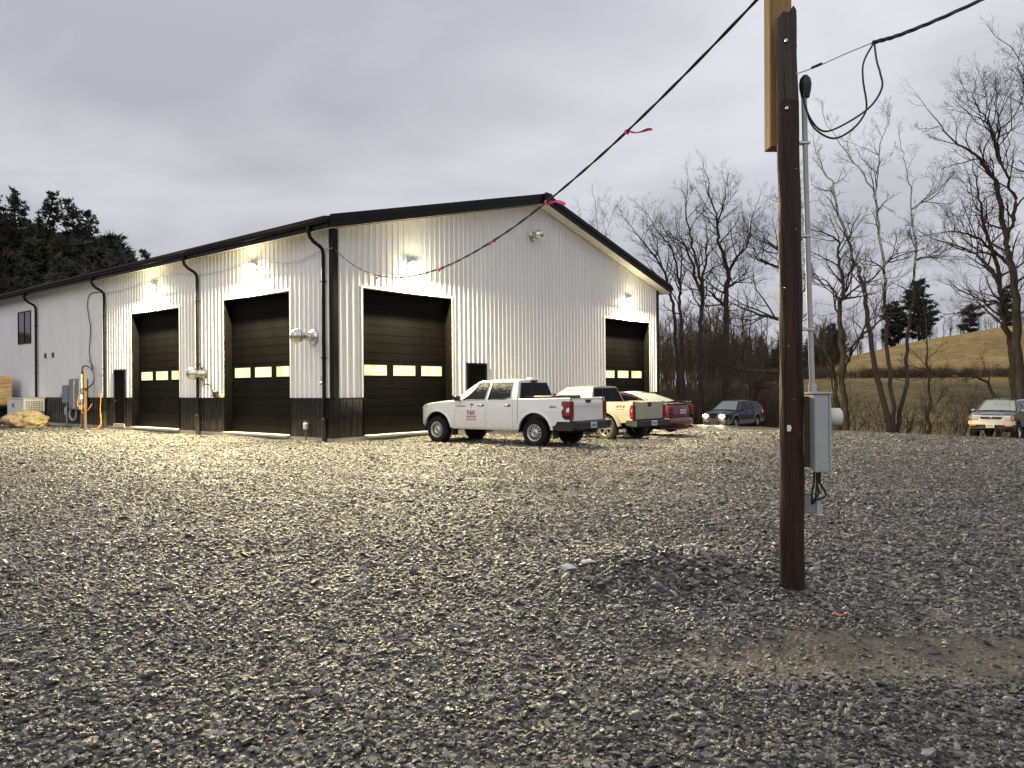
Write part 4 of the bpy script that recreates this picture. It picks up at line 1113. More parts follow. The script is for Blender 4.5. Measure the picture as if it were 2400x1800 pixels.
for sg in (1, -1):
    MB().prism([(-2.97, .69), (-2.45, .69), (-2.33, .50), (-2.42, .46), (-2.90, .46), (-2.97, .54)], 1, min(sg*.80, sg*.955), max(sg*.80, sg*.955)).build('bumper_corner', M['plastic_black'], c.r)
pl = c.box('licence_plate', -2.985, -2.972, -.155, .155, .50, .66, M['plate'], .003); plate_marks(c, pl, -2.987, 0, .58, -1)
c.box('tow_hitch', -3.06, -2.80, -.05, .05, .40, .48, M['chassis'])
c.mirror(.86, 1.235, M['plastic_black'])
c.handle(.07, 1.10, M['decal_black'], fd); c.handle(-.85, 1.10, M['decal_black'], rd)
c.flare(M['paint_white'], .075, .018)
for a in c.axles:
    for sg in (1, -1): MB().box(a-c.ra-.06, a-c.ra-.045, min(sg*.68, sg*.93), max(sg*.68, sg*.93), .24, .56).build('mud_flap', M['plastic_black'], c.r)
c.wheels('steel', .265)
MB().rbox(-.78, -.60, -.40, -.28, 1.79, 1.855, .02).build('roof_antenna', M['paint_white'], c.r)
MB().tube([(-.70, -.34, 1.85), (-.86, -.34, 2.02)], .006, 5).build('antenna_whip', M['plastic_black'], c.r)
# fuel flap outline and lettering on the left side
c.patch('fuel_flap', [(-1.30+.085*math.cos(t), 1.02+.10*math.sin(t)) for t in np.linspace(0, 6.283, 20, endpoint=False)], M['paint_white'], 1, .006)
dy = lambda x, z: c.y(x, z)+.008
LR = (R(90), 0, R(180))
text_mesh('COLORADO', .052, M['decal_black'], 'door_badge', c.r, (.80, dy(.8, 1.065), 1.065), LR, 1.25)
text_mesh('R&K', .175, M['decal_red'], 'door_lettering', c.r, (.42, dy(.4, .90)+.002, .885), LR, .92)
text_mesh('TREE SERVICE', .066, M['decal_red'], 'door_lettering', c.r, (.42, dy(.4, .79)+.002, .775), LR, .95)
text_mesh('(828) 28-4437', .066, M['decal_red'], 'door_lettering', c.r, (.42, dy(.4, .70)+.002, .695), LR, .98)
mb = MB(); rn = random.Random(3)       # leafless tree emblem above the lettering
def twig(x, z, a, ln, k):
    x1, z1 = x+ln*math.cos(a), z+ln*math.sin(a)
    mb.tube([(x, dy(x, z), z), (x1, dy(x1, z1), z1)], .0045 if k < 3 else .006, 4)
    if k > 0:
        for d in (-.55, .0, .55): twig(x1, z1, a+d+rn.uniform(-.2, .2), ln*.62, k-1)
twig(.42, .985, math.pi/2, .075, 3)
mb.build('tree_emblem', M['decal_grey'], c.r)
text_mesh('4X4', .085, M['decal_black'], 'bed_decal', c.r, (-2.30, dy(-2.3, 1.05), 1.065), LR, 1.5, .3)
MB().box(-2.36, -2.24, c.y(-2.3, 1.05)+.010, c.y(-2.3, 1.05)+.011, 1.055, 1.075).build('bed_decal', M['decal_red'], c.r)

# ---- beige pickup behind it
S2 = dict(S, wb=3.2, wr=.385, arch=.52, track=1.60, paint=M['paint_beige'],
         sill=[(-2.7, .60), (-2.2, .58), (-1.2, .50), (1.2, .50), (2.2, .52), (2.5, .56)],
         top=[(-2.7, 1.245), (-1.15, 1.235), (-.2, 1.20), (1.0, 1.175), (1.6, 1.15), (2.2, 1.08), (2.45, .98)],
         plan=[(-2.7, .90), (-2.5, .915), (-1.6, .925), (1.6, .925), (2.1, .90), (2.4, .83), (2.5, .76)])
hb = R(135.0)
bc = Vector((3.66, 25.22, 0)) + Vector((math.cos(hb), math.sin(hb), 0))*1.6
c = Car('pickup_truck', 'beige extended-cab pickup parked between the white pickup and red car', 'pickup truck', (bc.x, bc.y, tz(bc.x, bc.y)-.01), hb, 1.0, S2)
c.panel('fender', 1.0, 2.48); fd = c.panel('front_door', -.15, 1.0); c.panel('rear_quarter', -1.05, -.15); c.panel('bed_side', -2.66, -1.065)
c.body_core(-2.55, 2.25, .80, .42); c.wells()
c.deck('hood', 1.0, 2.40, lambda x: c.top(x)+.004, crown=.05)
c.end('front_bumper', 2.52, .42, .95, M['chrome'], bulge=.28, hwf=lambda z: .84)
zroof = pw([(-1.1, 1.735), (-.4, 1.765), (.3, 1.735)])
c.cabin(1.08, .28, -.88, -1.02, zroof, .62)
c.side_glass(.0, .78, lambda x: c.top(x)+.03, lambda x: pw([(-.1, 1.67), (.25, 1.66), (.6, 1.47), (.98, 1.2)])(x), M['wet_glass'], sl0=-.02, sl1=-.52)
c.side_glass(-.66, -.22, lambda x: c.top(x)+.04, lambda x: 1.66, M['wet_glass'], sl0=.03, sl1=-.02)
c.screen(1.02, .36, M['wet_glass'])
xw = lambda z: lerp(-1.025, -.895, (z-1.235)/.5)
rows = [[(xw(z)-.014, u*lerp(.80, .60, (z-1.25)/.45), z) for u in np.linspace(-1, 1, 9)] for z in np.linspace(1.25, 1.70, 6)]
mb = MB(); mb.grid(rows); rw = mb.build('rear_window', M['car_glass'], c.r, smooth=60, fixn=True)
for yy in (-.24, .24): MB().tube([(xw(1.26)-.018, yy, 1.26), (xw(1.69)-.018, yy*.9, 1.69)], .012, 5).build('divider', M['plastic_black'], rw)
MB().box(-2.60, -1.08, -.72, .72, .70, .74).build('bed_floor', M['plastic_black'], c.r)
for sg in (1, -1): 
    MB().box(-2.60, -1.08, min(sg*.72, sg*.78), max(sg*.72, sg*.78), .74, 1.22).build('bed_inner_wall', M['plastic_black'], c.r)
    mb = MB(); rows = [[(x, sg*(c.y(x, c.top(x))+.002), c.top(x)+.001), (x, sg*(c.y(x, 1.2)-.03), c.top(x)+.018), (x, sg*.74, c.top(x)+.016), (x, sg*.74, c.top(x)-.03)] for x in np.linspace(-2.66, -1.07, 8)]
    mb.grid(rows, flip=(sg < 0)); mb.build('bed_rail', M['paint_beige'], c.r, smooth=40)
tg = c.box('tailgate', -2.69, -2.60, -.755, .755, .68, 1.245, M['paint_beige'], .015)
MB().prism([(-.10, 1.225), (.10, 1.225), (.075, 1.09), (-.075, 1.09)], 0, -2.705, -2.685).build('latch', M['plastic_black'], tg)
for sg in (1, -1):
    tl = c.patch('tail_light', [(-2.665, 1.15), (-2.60, 1.16), (-2.565, 1.0), (-2.565, .82), (-2.60, .72), (-2.665, .72)], M['tail_red'], sg, .010)
    MB().rbox(-2.70, -2.66, min(sg*.765, sg*.905), max(sg*.765, sg*.905), .72, 1.15, .012).build('rear_lens', M['tail_red'], tl)
    MB().rbox(-2.708, -2.695, min(sg*.79, sg*.87), max(sg*.79, sg*.87), .84, .98, .004).build('smoked_lens', M['tail_dark'], tl)
    MB().prism([(-2.86, .66), (-2.44, .66), (-2.40, .52), (-2.80, .46), (-2.86, .52)], 1, min(sg*.78, sg*.92), max(sg*.78, sg*.92)).build('bumper_corner', M['plastic_black'], c.r)
MB().rbox(-2.87, -2.64, -.78, .78, .46, .66, .03).build('rear_bumper', M['plastic_black'], c.r)
pl = c.box('licence_plate', -2.882, -2.872, -.155, .155, .49, .65, M['plate'], .003); plate_marks(c, pl, -2.884, 0, .57, -1)
c.mirror(.84, 1.20, M['plastic_black']); c.handle(.02, 1.06, M['paint_beige'], fd)
c.flare(M['paint_beige'], .13, .05, name='fender_flare')
c.wheels(6, .27, 'tyre_muddy')
LRs = (R(90), 0, R(180))
text_mesh('4X4', .13, M['decal_red'], 'bed_decal', c.r, (-2.18, c.y(-2.2, 1.08)+.008, 1.10), LRs, 1.6, .3)
text_mesh('OFF ROAD', .05, M['decal_grey'], 'bed_decal', c.r, (-2.18, c.y(-2.2, 1.0)+.008, 1.015), LRs, 1.4)

# ---- red sedan
S3 = dict(S, wb=2.75, wr=.325, arch=.375, track=1.54, paint=M['paint_red'],
         sect=[(.15, .95), (.35, .985), (.55, 1.0), (.75, .995), (.9, .97), (1.1, .93), (1.4, .85)],
         sill=[(-2.4, .32), (-1.9, .28), (-1.0, .20), (1.2, .20), (2.2, .22), (2.4, .26)],
         top=[(-2.38, .98), (-2.2, 1.035), (-1.7, 1.04), (-.6, .985), (.8, .935), (1.6, .86), (2.1, .74), (2.35, .62)],
         plan=[(-2.38, .72), (-2.25, .80), (-1.9, .875), (-1.0, .90), (1.4, .895), (1.9, .855), (2.2, .76), (2.36, .60)])
hr = R(133.0)
rc = Vector((6.10, 28.1, 0)) + Vector((math.cos(hr), math.sin(hr), 0))*2.3
c = Car('sedan_car', 'dark red sedan with a rear spoiler parked beyond the beige pickup', 'car', (rc.x, rc.y, tz(rc.x, rc.y)+.10), hr, 1.06, S3)
c.panel('fender', .95, 2.30); fd = c.panel('front_door', -.15, .95); rd = c.panel('rear_door', -1.0, -.15); c.panel('rear_quarter', -2.36, -1.0)
c.body_core(-2.1, 2.1, .6, .16); c.wells()
c.deck('hood', .9, 2.25, lambda x: c.top(x)+.003, crown=.05); c.deck('boot_lid', -2.34, -1.35, lambda x: c.top(x)+.003, crown=.03)
c.end('front_bumper', 2.42, .20, .66, M['paint_red'], bulge=.34, hwf=lambda z: .84)
c.end('rear_bumper', -2.52, .25, .57, M['paint_red'], bulge=.30, hwf=lambda z: .89, flipx=-1, prof=lambda z: .10*((z-.42)/.17)**2)
c.end('valance', -2.36, .16, .27, M['plastic_black'], bulge=.26, hwf=lambda z: .80, flipx=-1)
rp = c.end('boot_panel', -2.42, .59, 1.0, M['paint_red'], bulge=.20, hwf=lambda z: .80-.06*(z-.59), flipx=-1, prof=lambda z: .16*max(0, z-.72)**1.2)
zroof = pw([(-.9, 1.37), (-.3, 1.46), (.2, 1.44)])
c.cabin(1.15, .20, -.75, -1.75, zroof, .55)
c.side_glass(-1.15, .78, lambda x: c.top(x)+.02, lambda x: pw([(-1.35, 1.06), (-1.0, 1.24), (-.4, 1.355), (.15, 1.34), (.5, 1.2), (.95, .96)])(x), M['car_glass'], sl0=.15, sl1=-.42)
c.screen(1.08, .28, M['wet_glass']); c.screen(-.80, -1.68, M['wet_glass'], nm='rear_window', inset=.07, ins2=.03)
for sg in (1, -1):
    tl = c.patch('tail_light', [(-2.37, .97), (-2.12, .97), (-2.05, .88), (-2.12, .74), (-2.37, .72)], M['tail_red'], sg, .01)
    MB().rbox(-2.39, -2.30, min(sg*.50, sg*.765), max(sg*.50, sg*.765), .80, .96, .02).build('rear_lens', M['tail_red'], tl)
    MB().rbox(-2.40, -2.31, min(sg*.54, sg*.70), max(sg*.54, sg*.70), .68, .79, .02).build('smoked_lens', M['tail_dark'], tl)
    MB().tube([(-2.24, sg*.60, 1.03), (-2.24, sg*.60, 1.14)], .02, 6).build('spoiler_post', M['paint_red'], c.r)
rows = [[(-2.36 + dx_ + .07*u*u, .74*u, 1.13 + dz_ - .03*abs(u)**4) for u in np.linspace(-1, 1, 13)] for dx_, dz_ in ((-.02, 0), (.20, -.012), (.20, .012), (-.02, .03), (-.02, 0))]
MB().grid(rows).build('spoiler', M['paint_red'], c.r, smooth=40, fixn=True)
pl = c.box('licence_plate', -2.435, -2.42, -.155, .155, .70, .85, M['plate'], .003); plate_marks(c, pl, -2.437, 0, .775, -1)
MB().rbox(-2.428, -2.41, -.03, .03, .89, .945, .006).build('boot_badge', M['chrome'], rp)
c.mirror(.72, .98, M['paint_red'], (.09, .15, .11)); c.handle(-.02, .88, M['paint_red'], fd); c.handle(-.88, .90, M['paint_red'], rd)
c.wheels(5, .215)
MB().tube([(-2.50, -.5, .24), (-2.30, -.5, .25)], .04, 10).build('exhaust_tip', M['chrome'], c.r)

# ---- navy wagon with its headlights on
S4 = dict(S, wb=2.67, wr=.335, arch=.40, track=1.52, paint=M['paint_blue'], sect=S3['sect'],
         sill=[(-2.4, .50), (-1.9, .46), (-1.0, .46), (1.2, .46), (2.2, .50), (2.4, .52)],
         top=[(-2.38, 1.02), (-1.7, 1.04), (-.6, 1.0), (.8, .96), (1.5, .93), (2.0, .86), (2.3, .76)],
         plan=[(-2.38, .76), (-2.25, .83), (-1.9, .87), (-1.0, .885), (1.4, .88), (1.9, .845), (2.2, .77), (2.36, .64)])
wf, wrr = Vector((13.55, 48.6, 0)), Vector((15.32, 50.45, 0))
wm = (wf+wrr)/2; hw_ = head(*(wf-wrr).xy)
c = Car('estate_car', 'navy station wagon with grey cladding and headlights on by the trees', 'car', (wm.x, wm.y, -1.15), hw_, 1.1, S4)
WAGON_Z = -1.13
c.panel('fender', .95, 2.30); fd = c.panel('front_door', -.10, .95); rd = c.panel('rear_door', -1.0, -.10); c.panel('rear_quarter', -2.36, -1.0)
S4b = dict(S4); keep_sill = c.sill
c.sill = pw([(-2.4, .30), (-1.0, .22), (1.2, .22), (2.4, .30)])
c.panel('lower_cladding', -2.36, 2.30, M['clad_grey'], topf=lambda x: max(keep_sill(x), c.lo(x)+.002), off=.012)
c.flare(M['clad_grey'], .075, .022, name='arch_cladding')
c.body_core(-2.1, 2.1, .7, .20); c.wells()
c.deck('hood', .9, 2.25, lambda x: c.top(x)+.003, crown=.06)
fb = c.end('front_bumper', 2.42, .24, .60, M['clad_grey'], bulge=.34, hwf=lambda z: .83)
c.end('front_fascia', 2.38, .58, .80, M['paint_blue'], bulge=.28, hwf=lambda z: .80)
c.box('grille', 2.36, 2.40, -.26, .26, .64, .76, M['plastic_black']); MB().box(2.40, 2.41, -.24, .24, .69, .70).build('grille_bar', M['chrome'], c.r)
for sg in (1, -1):
    MB().rbox(2.385, 2.43, min(sg*.20, sg*.50), max(sg*.20, sg*.50), .32, .40, .01).build('lower_intake', M['plastic_black'], fb)
    hl = MB().rbox(2.22, 2.40, min(sg*.36, sg*.66), max(sg*.36, sg*.66), .64, .79, .03).build('headlight', M['head_on'], c.r)
    MB().lathe([(0, .01), (.0, .095), (.03, .085), (.045, .01)], 16, Matrix.Translation((2.395, sg*.50, .715)) @ Matrix.Rotation(R(-90), 4, 'Z')).build('lit_bulb', M['head_on'], hl)
    sp_ = bpy.data.lights.new('headlight_beam', 'SPOT'); sp_.energy = 900; sp_.spot_size = R(75); sp_.spot_blend = .6; sp_.color = (1, .78, .5); sp_.shadow_soft_size = .06
    so_ = link('headlight_beam', sp_, c.r); so_.location = (2.44, sg*.50, .715); so_.rotation_euler = (R(84), 0, R(-90))
zroof = pw([(-2.0, 1.46), (-.8, 1.56), (.2, 1.54)])
c.cabin(1.12, .25, -1.95, -2.32, zroof, .57)
c.side_glass(-.08, .70, lambda x: c.top(x)+.03, lambda x: pw([(-.2, 1.46), (.25, 1.46), (.55, 1.28), (.92, .98)])(x), M['car_glass'], sl0=.0, sl1=-.46)
c.side_glass(-.95, -.16, lambda x: c.top(x)+.03, lambda x: 1.46, M['car_glass'], sl0=.12, sl1=.0)
c.side_glass(-1.98, -1.03, lambda x: c.top(x)+.05, lambda x: pw([(-2.1, 1.36), (-1.0, 1.45)])(x), M['car_glass'], sl0=.18, sl1=.12)
c.screen(1.05, .32, M['wet_glass'])
for sg in (1, -1):
    MB().tube([(-1.7, sg*.56, 1.54), (-1.6, sg*.56, 1.62), (-.1, sg*.56, 1.64), (0, sg*.56, 1.57)], .016, 6).build('roof_rail', M['plastic_black'], c.r)
    c.patch('tail_light', [(-2.36, 1.0), (-2.14, 1.0), (-2.10, .92), (-2.16, .80), (-2.36, .78)], M['tail_on'], sg, .012)
c.end('rear_hatch', -2.42, .55, 1.02, M['paint_blue'], bulge=.12, hwf=lambda z: .80, flipx=-1)
c.end('rear_bumper', -2.50, .28, .60, M['clad_grey'], bulge=.22, hwf=lambda z: .85, flipx=-1)
c.mirror(.72, 1.0, M['plastic_black'], (.10, .17, .13)); c.handle(.02, .90, M['paint_blue'], fd); c.handle(-.85, .92, M['paint_blue'], rd)
c.wheels(7, .215)

# ---- grey-teal off-roader at the right edge
S5 = dict(S, wb=2.62, wr=.385, arch=.475, track=1.52, paint=M['paint_teal'],
         sill=[(-2.2, .62), (-1.0, .56), (1.2, .56), (2.0, .60)],
         top=[(-2.2, 1.22), (-.8, 1.21), (.8, 1.20), (1.4, 1.17), (1.85, 1.12), (2.0, 1.08)],
         plan=[(-2.2, .82), (-1.6, .845), (1.4, .84), (1.8, .82), (2.0, .78)])
hs_ = R(226.0)
fc = Vector((20.72, 32.55, 0)); sc_ = fc - Vector((math.cos(hs_), math.sin(hs_), 0))*1.31
c = Car('off_road_car', 'grey-teal older four-by-four facing the camera at the gravel edge', 'car', (sc_.x, sc_.y, tz(fc.x, fc.y)-.01), hs_, 1.0, S5)
c.panel('fender', .85, 2.0); fd = c.panel('front_door', -.15, .85); rd = c.panel('rear_door', -.95, -.15); c.panel('rear_quarter', -2.2, -.95)
c.body_core(-2.0, 1.75, .85, .48); c.wells()
c.deck('hood', .85, 1.98, lambda x: c.top(x)+.003, crown=.045)
ff = c.end('front_fascia', 2.02, .86, 1.09, M['chrome_sheen'], bulge=.06, hwf=lambda z: .79)
MB().prism([(-.42, 1.035), (.42, 1.035), (.36, .93), (-.36, .93)], 0, 2.015, 2.035).build('grille', M['plastic_black'], ff)
MB().rbox(2.03, 2.05, -.055, .055, .955, 1.03, .01).build('badge', M['chrome'], ff)
for sg in (1, -1):
    MB().rbox(1.96, 2.035, min(sg*.47, sg*.72), max(sg*.47, sg*.72), .90, 1.06, .02).build('headlight', M['head_lens'], c.r)
    MB().rbox(1.90, 2.00, min(sg*.735, sg*.825), max(sg*.735, sg*.825), .92, 1.05, .015).build('side_marker', M['amber'], c.r)
bm_ = c.end('front_bumper', 2.16, .70, .86, M['chrome_sheen'], bulge=.22, hwf=lambda z: .86)
for sg in (1, -1): MB().rbox(2.03, 2.13, min(sg*.52, sg*.78), max(sg*.52, sg*.78), .635, .71, .012).build('turn_signal', M['amber'], bm_)
c.end('valance', 2.08, .52, .70, M['plastic_black'], bulge=.18, hwf=lambda z: .80)
pl = c.box('licence_plate', 2.165, 2.18, -.155, .155, .58, .73, M['plate_cream'], .003); plate_marks(c, pl, 2.18, 0, .66, 1)
zroof = pw([(-2.1, 1.70), (-.6, 1.74), (.15, 1.71)])
c.cabin(1.02, .22, -1.95, -2.15, zroof, .60)
c.screen(.96, .28, M['wet_glass'], inset=.045)
c.side_glass(-.10, .64, lambda x: c.top(x)+.03, lambda x: pw([(-.2, 1.64), (.2, 1.63), (.5, 1.44), (.88, 1.22)])(x), M['car_glass'], sl0=.0, sl1=-.46)
c.side_glass(-.90, -.18, lambda x: c.top(x)+.03, lambda x: 1.64, M['car_glass'], sl0=.03, sl1=.0)
c.side_glass(-1.95, -1.05, lambda x: c.top(x)+.04, lambda x: 1.63, M['car_glass'], sl0=.05, sl1=.03)
c.mirror(.78, 1.22, M['chrome'], (.09, .17, .13)); c.handle(-.02, 1.08, M['plastic_black'], fd); c.handle(-.82, 1.08, M['plastic_black'], rd)
c.flare(M['plastic_black'], .06, .04, name='fender_flare')
for sg in (.28, -.28): MB().tube([(1.02, sg-.2, 1.235), (.93, sg+.22, 1.285)], .008, 5).build('wiper', M['plastic_black'], c.r)
c.wheels(6, .26)

# ------------------------------------------------------------------ service pole, wires and meter
def curve_pts(pts, n=10):
    """Catmull-Rom through the points"""
    p = [Vector(q) for q in pts]; p = [p[0]*2-p[1]] + p + [p[-1]*2-p[-2]]; out = []
    for i in range(1, len(p)-2):
        for k in range(n):
            t = k/n; a, b, c_, d = p[i-1], p[i], p[i+1], p[i+2]
            out.append(.5*((2*b) + (c_-a)*t + (2*a-5*b+4*c_-d)*t*t + (3*b-a-3*c_+d)*t**3))
    out.append(p[-2]); return out
pz = tz(2.075, 5.66)
pole = empty('utility_pole', (2.075, 5.66, 0), 0, 'dark brown wooden utility pole with yellow timber bolted to its top', 'pole')
def pole_mesh(z0, z1, r0, r1, seed, slant_top=False):
    rg = random.Random(seed); rows = []; n = 20; ring_j = [rg.uniform(-.0035, .0035) for _ in range(n)]
    zs = np.linspace(z0, z1, 40)
    for z in zs:
        t = (z-z0)/(z1-z0); r_ = lerp(r0, r1, t); row = []
        for k in range(n):
            a = 2*math.pi*k/n; rr = r_ + ring_j[k] + .0025*math.sin(z*9+k*1.7) + rg.uniform(-.0012, .0012)
            zz = z
            if slant_top and t > .9: zz = z + (t-.9)/.1*(.55*rr*math.cos(a) + .02*math.sin(5*a))
            row.append((rr*math.cos(a) + .012*math.sin(z*.8), rr*math.sin(a), zz))
        row.append(row[0]); rows.append(row)
    return rows
mb = MB(); rw = pole_mesh(pz-.25, 3.62, .0865, .0765, 5); mb.grid(rw, flip=True); mb.build('pole_shaft', M['pole_wood'], pole, smooth=60, fixn=True)
mb = MB(); rw = pole_mesh(3.62, 4.28, .0760, .0715, 5, True); mb.grid(rw, flip=True)
o_ = len(mb.v); top = rw[-1]; cx_ = sum(p[0] for p in top)/len(top); mb.v.append((cx_, 0, 4.27)); mb.f += [(o_-len(top)+k, o_-len(top)+k+1, o_) for k in range(len(top)-1)]
mb.build('pole_top', M['pole_top'], pole, smooth=50, fixn=True)
mb = MB(); mb.rbox(-.125, .04, .082, .222, 3.315, 5.05, .006); tb = mb.build('timber_extension', M['timber'], pole)
tb.rotation_euler = (0, R(.45), 0)
for z in (3.55, 4.05): MB().tube([(-.03, -.085, z), (-.03, .10, z)], .012, 8).build('bolt', M['steel'], pole)
rgc = random.Random(8)
for k in range(13):      # drying checks down the shaft
    a = rgc.uniform(-2.7, -.4); z = rgc.uniform(.4, 3.7); ln_ = rgc.uniform(.25, 1.0); z1 = min(z+ln_, 4.1); pp = []
    for i in range(7):
        zz = lerp(z, z1, i/6); r0_ = lerp(.0865, .0715, (zz-pz)/(4.28-pz)) - .0005; aa = a + .05*math.sin(i*1.9+k)
        pp.append((r0_*math.cos(aa) + .012*math.sin(zz*.8), r0_*math.sin(aa), zz))
    MB().tube(pp, [.0008, .0018, .0026, .003, .0026, .0018, .0008], 4).build('drying_check', M['chassis'], pole)
for k in range(9):
    a = rgc.uniform(-2.6, -.5); z = rgc.uniform(.9, 3.4); r0_ = lerp(.0865, .0715, (z-pz)/(4.28-pz))
    MB().box(r0_*math.cos(a)-.006, r0_*math.cos(a)+.006, r0_*math.sin(a)-.004, r0_*math.sin(a), z, z+.003).build('staple', M['steel'], pole)
MB().lathe([(-.092, .014), (-.082, .014)], 10, Matrix.Translation((-.035, .005, 1.19))).build('tag_nail', M['white_plastic'], pole)
MB().box(-.055, -.03, -.093, -.088, 1.165, 1.21).build('pole_tag', M['white_plastic'], pole)

# conduit mast, weatherhead, meter box (one service assembly on the pole)
svc = empty('meter_box', (2.28, 5.66, .86), 0, 'light grey electric meter box with conduit mast beside the pole', 'meter box')
MB().rbox(-.058, .045, -.10, .14, 0, .575, .008).build('cabinet', M['box_light'], svc)
MB().rbox(.045, .060, -.105, .145, .01, .582, .004).build('cover', M['box_light'], svc)
MB().rbox(-.068, .066, -.112, .152, .575, .592, .004).build('rain_hood', M['box_light'], svc)
MB().lathe([(0, .03), (.004, .03), (.004, .026), (.001, .026)], 20, Matrix.Translation((-.006, -.1005, .055)) @ Matrix.Rotation(math.pi, 4, 'Z')).build('knockout', M['box_light'], svc)
RX = Matrix.Translation((.06, .02, .405)) @ Matrix.Rotation(R(-90), 4, 'Z')
mt = MB().lathe([(0, .075), (.014, .078), (.018, .070), (.026, .066)], 24, RX).build('meter_ring', M['steel'], svc, smooth=40)
MB().lathe([(.022, .064), (.11, .064), (.118, .056), (.119, .01)], 24, RX).build('meter_glass', M['box_white'], mt, smooth=40)
MB().rbox(-.100, -.062, .0, .06, .03, .56, .005).build('mounting_board', M['board_dark'], svc)
mast = MB(); mast.tube([(-.028, .02, .59), (-.045, .02, 1.3), (-.062, .02, 2.2), (-.068, .02, 2.82)], .0205, 12); mast.build('conduit_mast', M['conduit'], svc, smooth=60)
MB().lathe([(.592, .030), (.64, .030), (.645, .024), (.66, .024)], 14, Matrix.Translation((-.028, .02, 0)) @ Matrix.Rotation(R(90), 4, 'X')).build('hub', M['conduit'], svc, smooth=40)
wh = MB().lathe([(2.80, .030), (2.86, .042), (2.90, .045), (2.94, .038), (2.965, .018)], 14, Matrix.Translation((-.062, .01, 0)) @ Matrix.Rotation(R(90), 4, 'X')).build('weatherhead', M['black_rubber'], svc, smooth=50)
for z in (1.05, 1.75, 2.45): MB().rbox(-.145, -.03, -.006, .046, z, z+.02, .004).build('strap', M['steel'], svc)
for k, (dx_, dy_) in enumerate(((-.03, 0), (.0, .02), (.015, .0), (-.01, -.02))):
    MB().tube(curve_pts([(dx_, dy_, .01), (dx_-.005, dy_, -.08), (dx_-.02+.03*(k % 3), dy_, -.16-.01*k), (-.05+.006*k, dy_*.5, -.22), (-.062, .02, -.27)], 6), .0085, 6).build('supply_cable', M['black_rubber'], svc, smooth=60)
jb = empty('junction_box', (2.262, 5.70, .545), 0, 'small grey junction box low on the pole under the meter', 'box')
MB().rbox(-.105, .0, -.04, .05, 0, .118, .006).build('cabinet', M['box_grey'], jb); MB().prism([(.006, .112), (.03, .112), (.052, 0), (.006, 0)], 1, -.035, .045).build('open_lid', M['box_light'], jb)
MB().tube([(-.05, .0, .115), (-.05, .0, .15)], .018, 8).build('bushing', M['box_grey'], jb)

# messenger wire, bundled drop going off to the right, and drip loops
drop = empty('service_drop_cable', (2.16, 5.66, 3.85), 0, 'black service cable rising from the pole to the upper right', 'cable')
W = lambda pts: [(p[0]-2.16, p[1]-5.66, p[2]-3.85) for p in pts]
MB().tube(W([(2.10, 5.60, 3.80), (2.30, 5.66, 3.885), (2.55, 5.76, 4.02), (2.845, 5.90, 4.175)]), .0045, 5).build('messenger_wire', M['steel'], drop)
MB().tube(W([(2.26, 5.645, 3.872), (2.345, 5.675, 3.915)]), .010, 8).build('wedge_clamp', M['pole_top'], drop)
b1 = [(2.835, 5.895, 4.168), (3.15, 6.02, 4.30), (3.8, 6.26, 4.63), (5.2, 6.8, 5.40), (8.0, 7.8, 7.0), (13, 9.6, 10.0)]
for k in range(3):
    cp = curve_pts(b1, 14); pp = []
    for i, q in enumerate(cp):
        a = i*.55 + k*2.094; pp.append((q.x, q.y + .0085*math.cos(a), q.z + .0085*math.sin(a)))
    MB().tube(W(pp), .0095, 6).build('conductor', M['black_rubber'], drop, smooth=60)
for pts in ([(2.845, 5.90, 4.17), (2.72, 5.80, 3.98), (2.675, 5.72, 3.81), (2.69, 5.70, 3.62), (2.665, 5.69, 3.53), (2.577, 5.69, 3.425), (2.437, 5.69, 3.357), (2.298, 5.69, 3.428), (2.236, 5.69, 3.56), (2.228, 5.68, 3.76)],
            [(2.85, 5.90, 4.17), (2.79, 5.74, 3.96), (2.762, 5.63, 3.82), (2.758, 5.60, 3.699), (2.671, 5.60, 3.562), (2.498, 5.60, 3.443), (2.335, 5.60, 3.38), (2.235, 5.59, 3.45), (2.182, 5.60, 3.60), (2.20, 5.64, 3.76)]):
    MB().tube(W(curve_pts(pts, 8)), .0075, 6).build('drip_loop', M['black_rubber'], drop, smooth=60)

# overhead line from the pole to the building corner, sagging in front of the gable
A_, B_ = Vector((2.05, 5.70, 4.60)), wl(-.02, -.06, 5.52)
line = empty('overhead_cable', A_, 0, 'sagging black cable with pink tape from the pole to the building corner', 'cable')
def line_pt(t): p = A_.lerp(B_, t); p.z = 3.56 + 5.9*(t-.42)**2 + .03*math.sin(t*40)*t*(1-t)*.3; return p
zb_end = line_pt(1).z
ts = np.linspace(-.004, 1, 150)
for k in range(2):
    pp = []
    for i, t in enumerate(ts):
        q = line_pt(t) - A_; a = i*.9 + k*math.pi; pp.append((q.x, q.y + .0075*math.cos(a), q.z + .0075*math.sin(a)))
    MB().tube(pp, .0098, 6).build('conductor', M['black_rubber'], line, smooth=60)
def ribbon(t, vec, ln, wd, seed, label):
    p = line_pt(t); rg = random.Random(seed); r_ = empty('marker_ribbon', p, 0, label, 'ribbon', 'pink flagging tapes on the overhead cable')
    d = Vector(vec).normalized(); side = d.cross(Vector((0, 1, .3))).normalized(); rows = []
    for i in range(14):
        u = i/13; tw = .5*math.sin(u*4+seed); off = d*ln*u + Vector((0, .02*math.sin(u*7), .025*math.sin(u*6+seed)*ln*2))
        s_ = (side*math.cos(tw) + Vector((0, 1, 0))*math.sin(tw))*wd*(.7+.3*math.sin(u*9+1))
        rows.append([off - s_, off + s_])
    MB().grid(rows).build('tape', M['pink'], r_, smooth=60)
    MB().tube([(-.012, 0, .016), (.0, .012, -.004), (.012, 0, -.016)], .019, 8).build('knot', M['pink'], r_, smooth=60)
ribbon(.122, (1, .2, .10), .28, .015, 2, 'pink tape streaming from the cable against the sky')
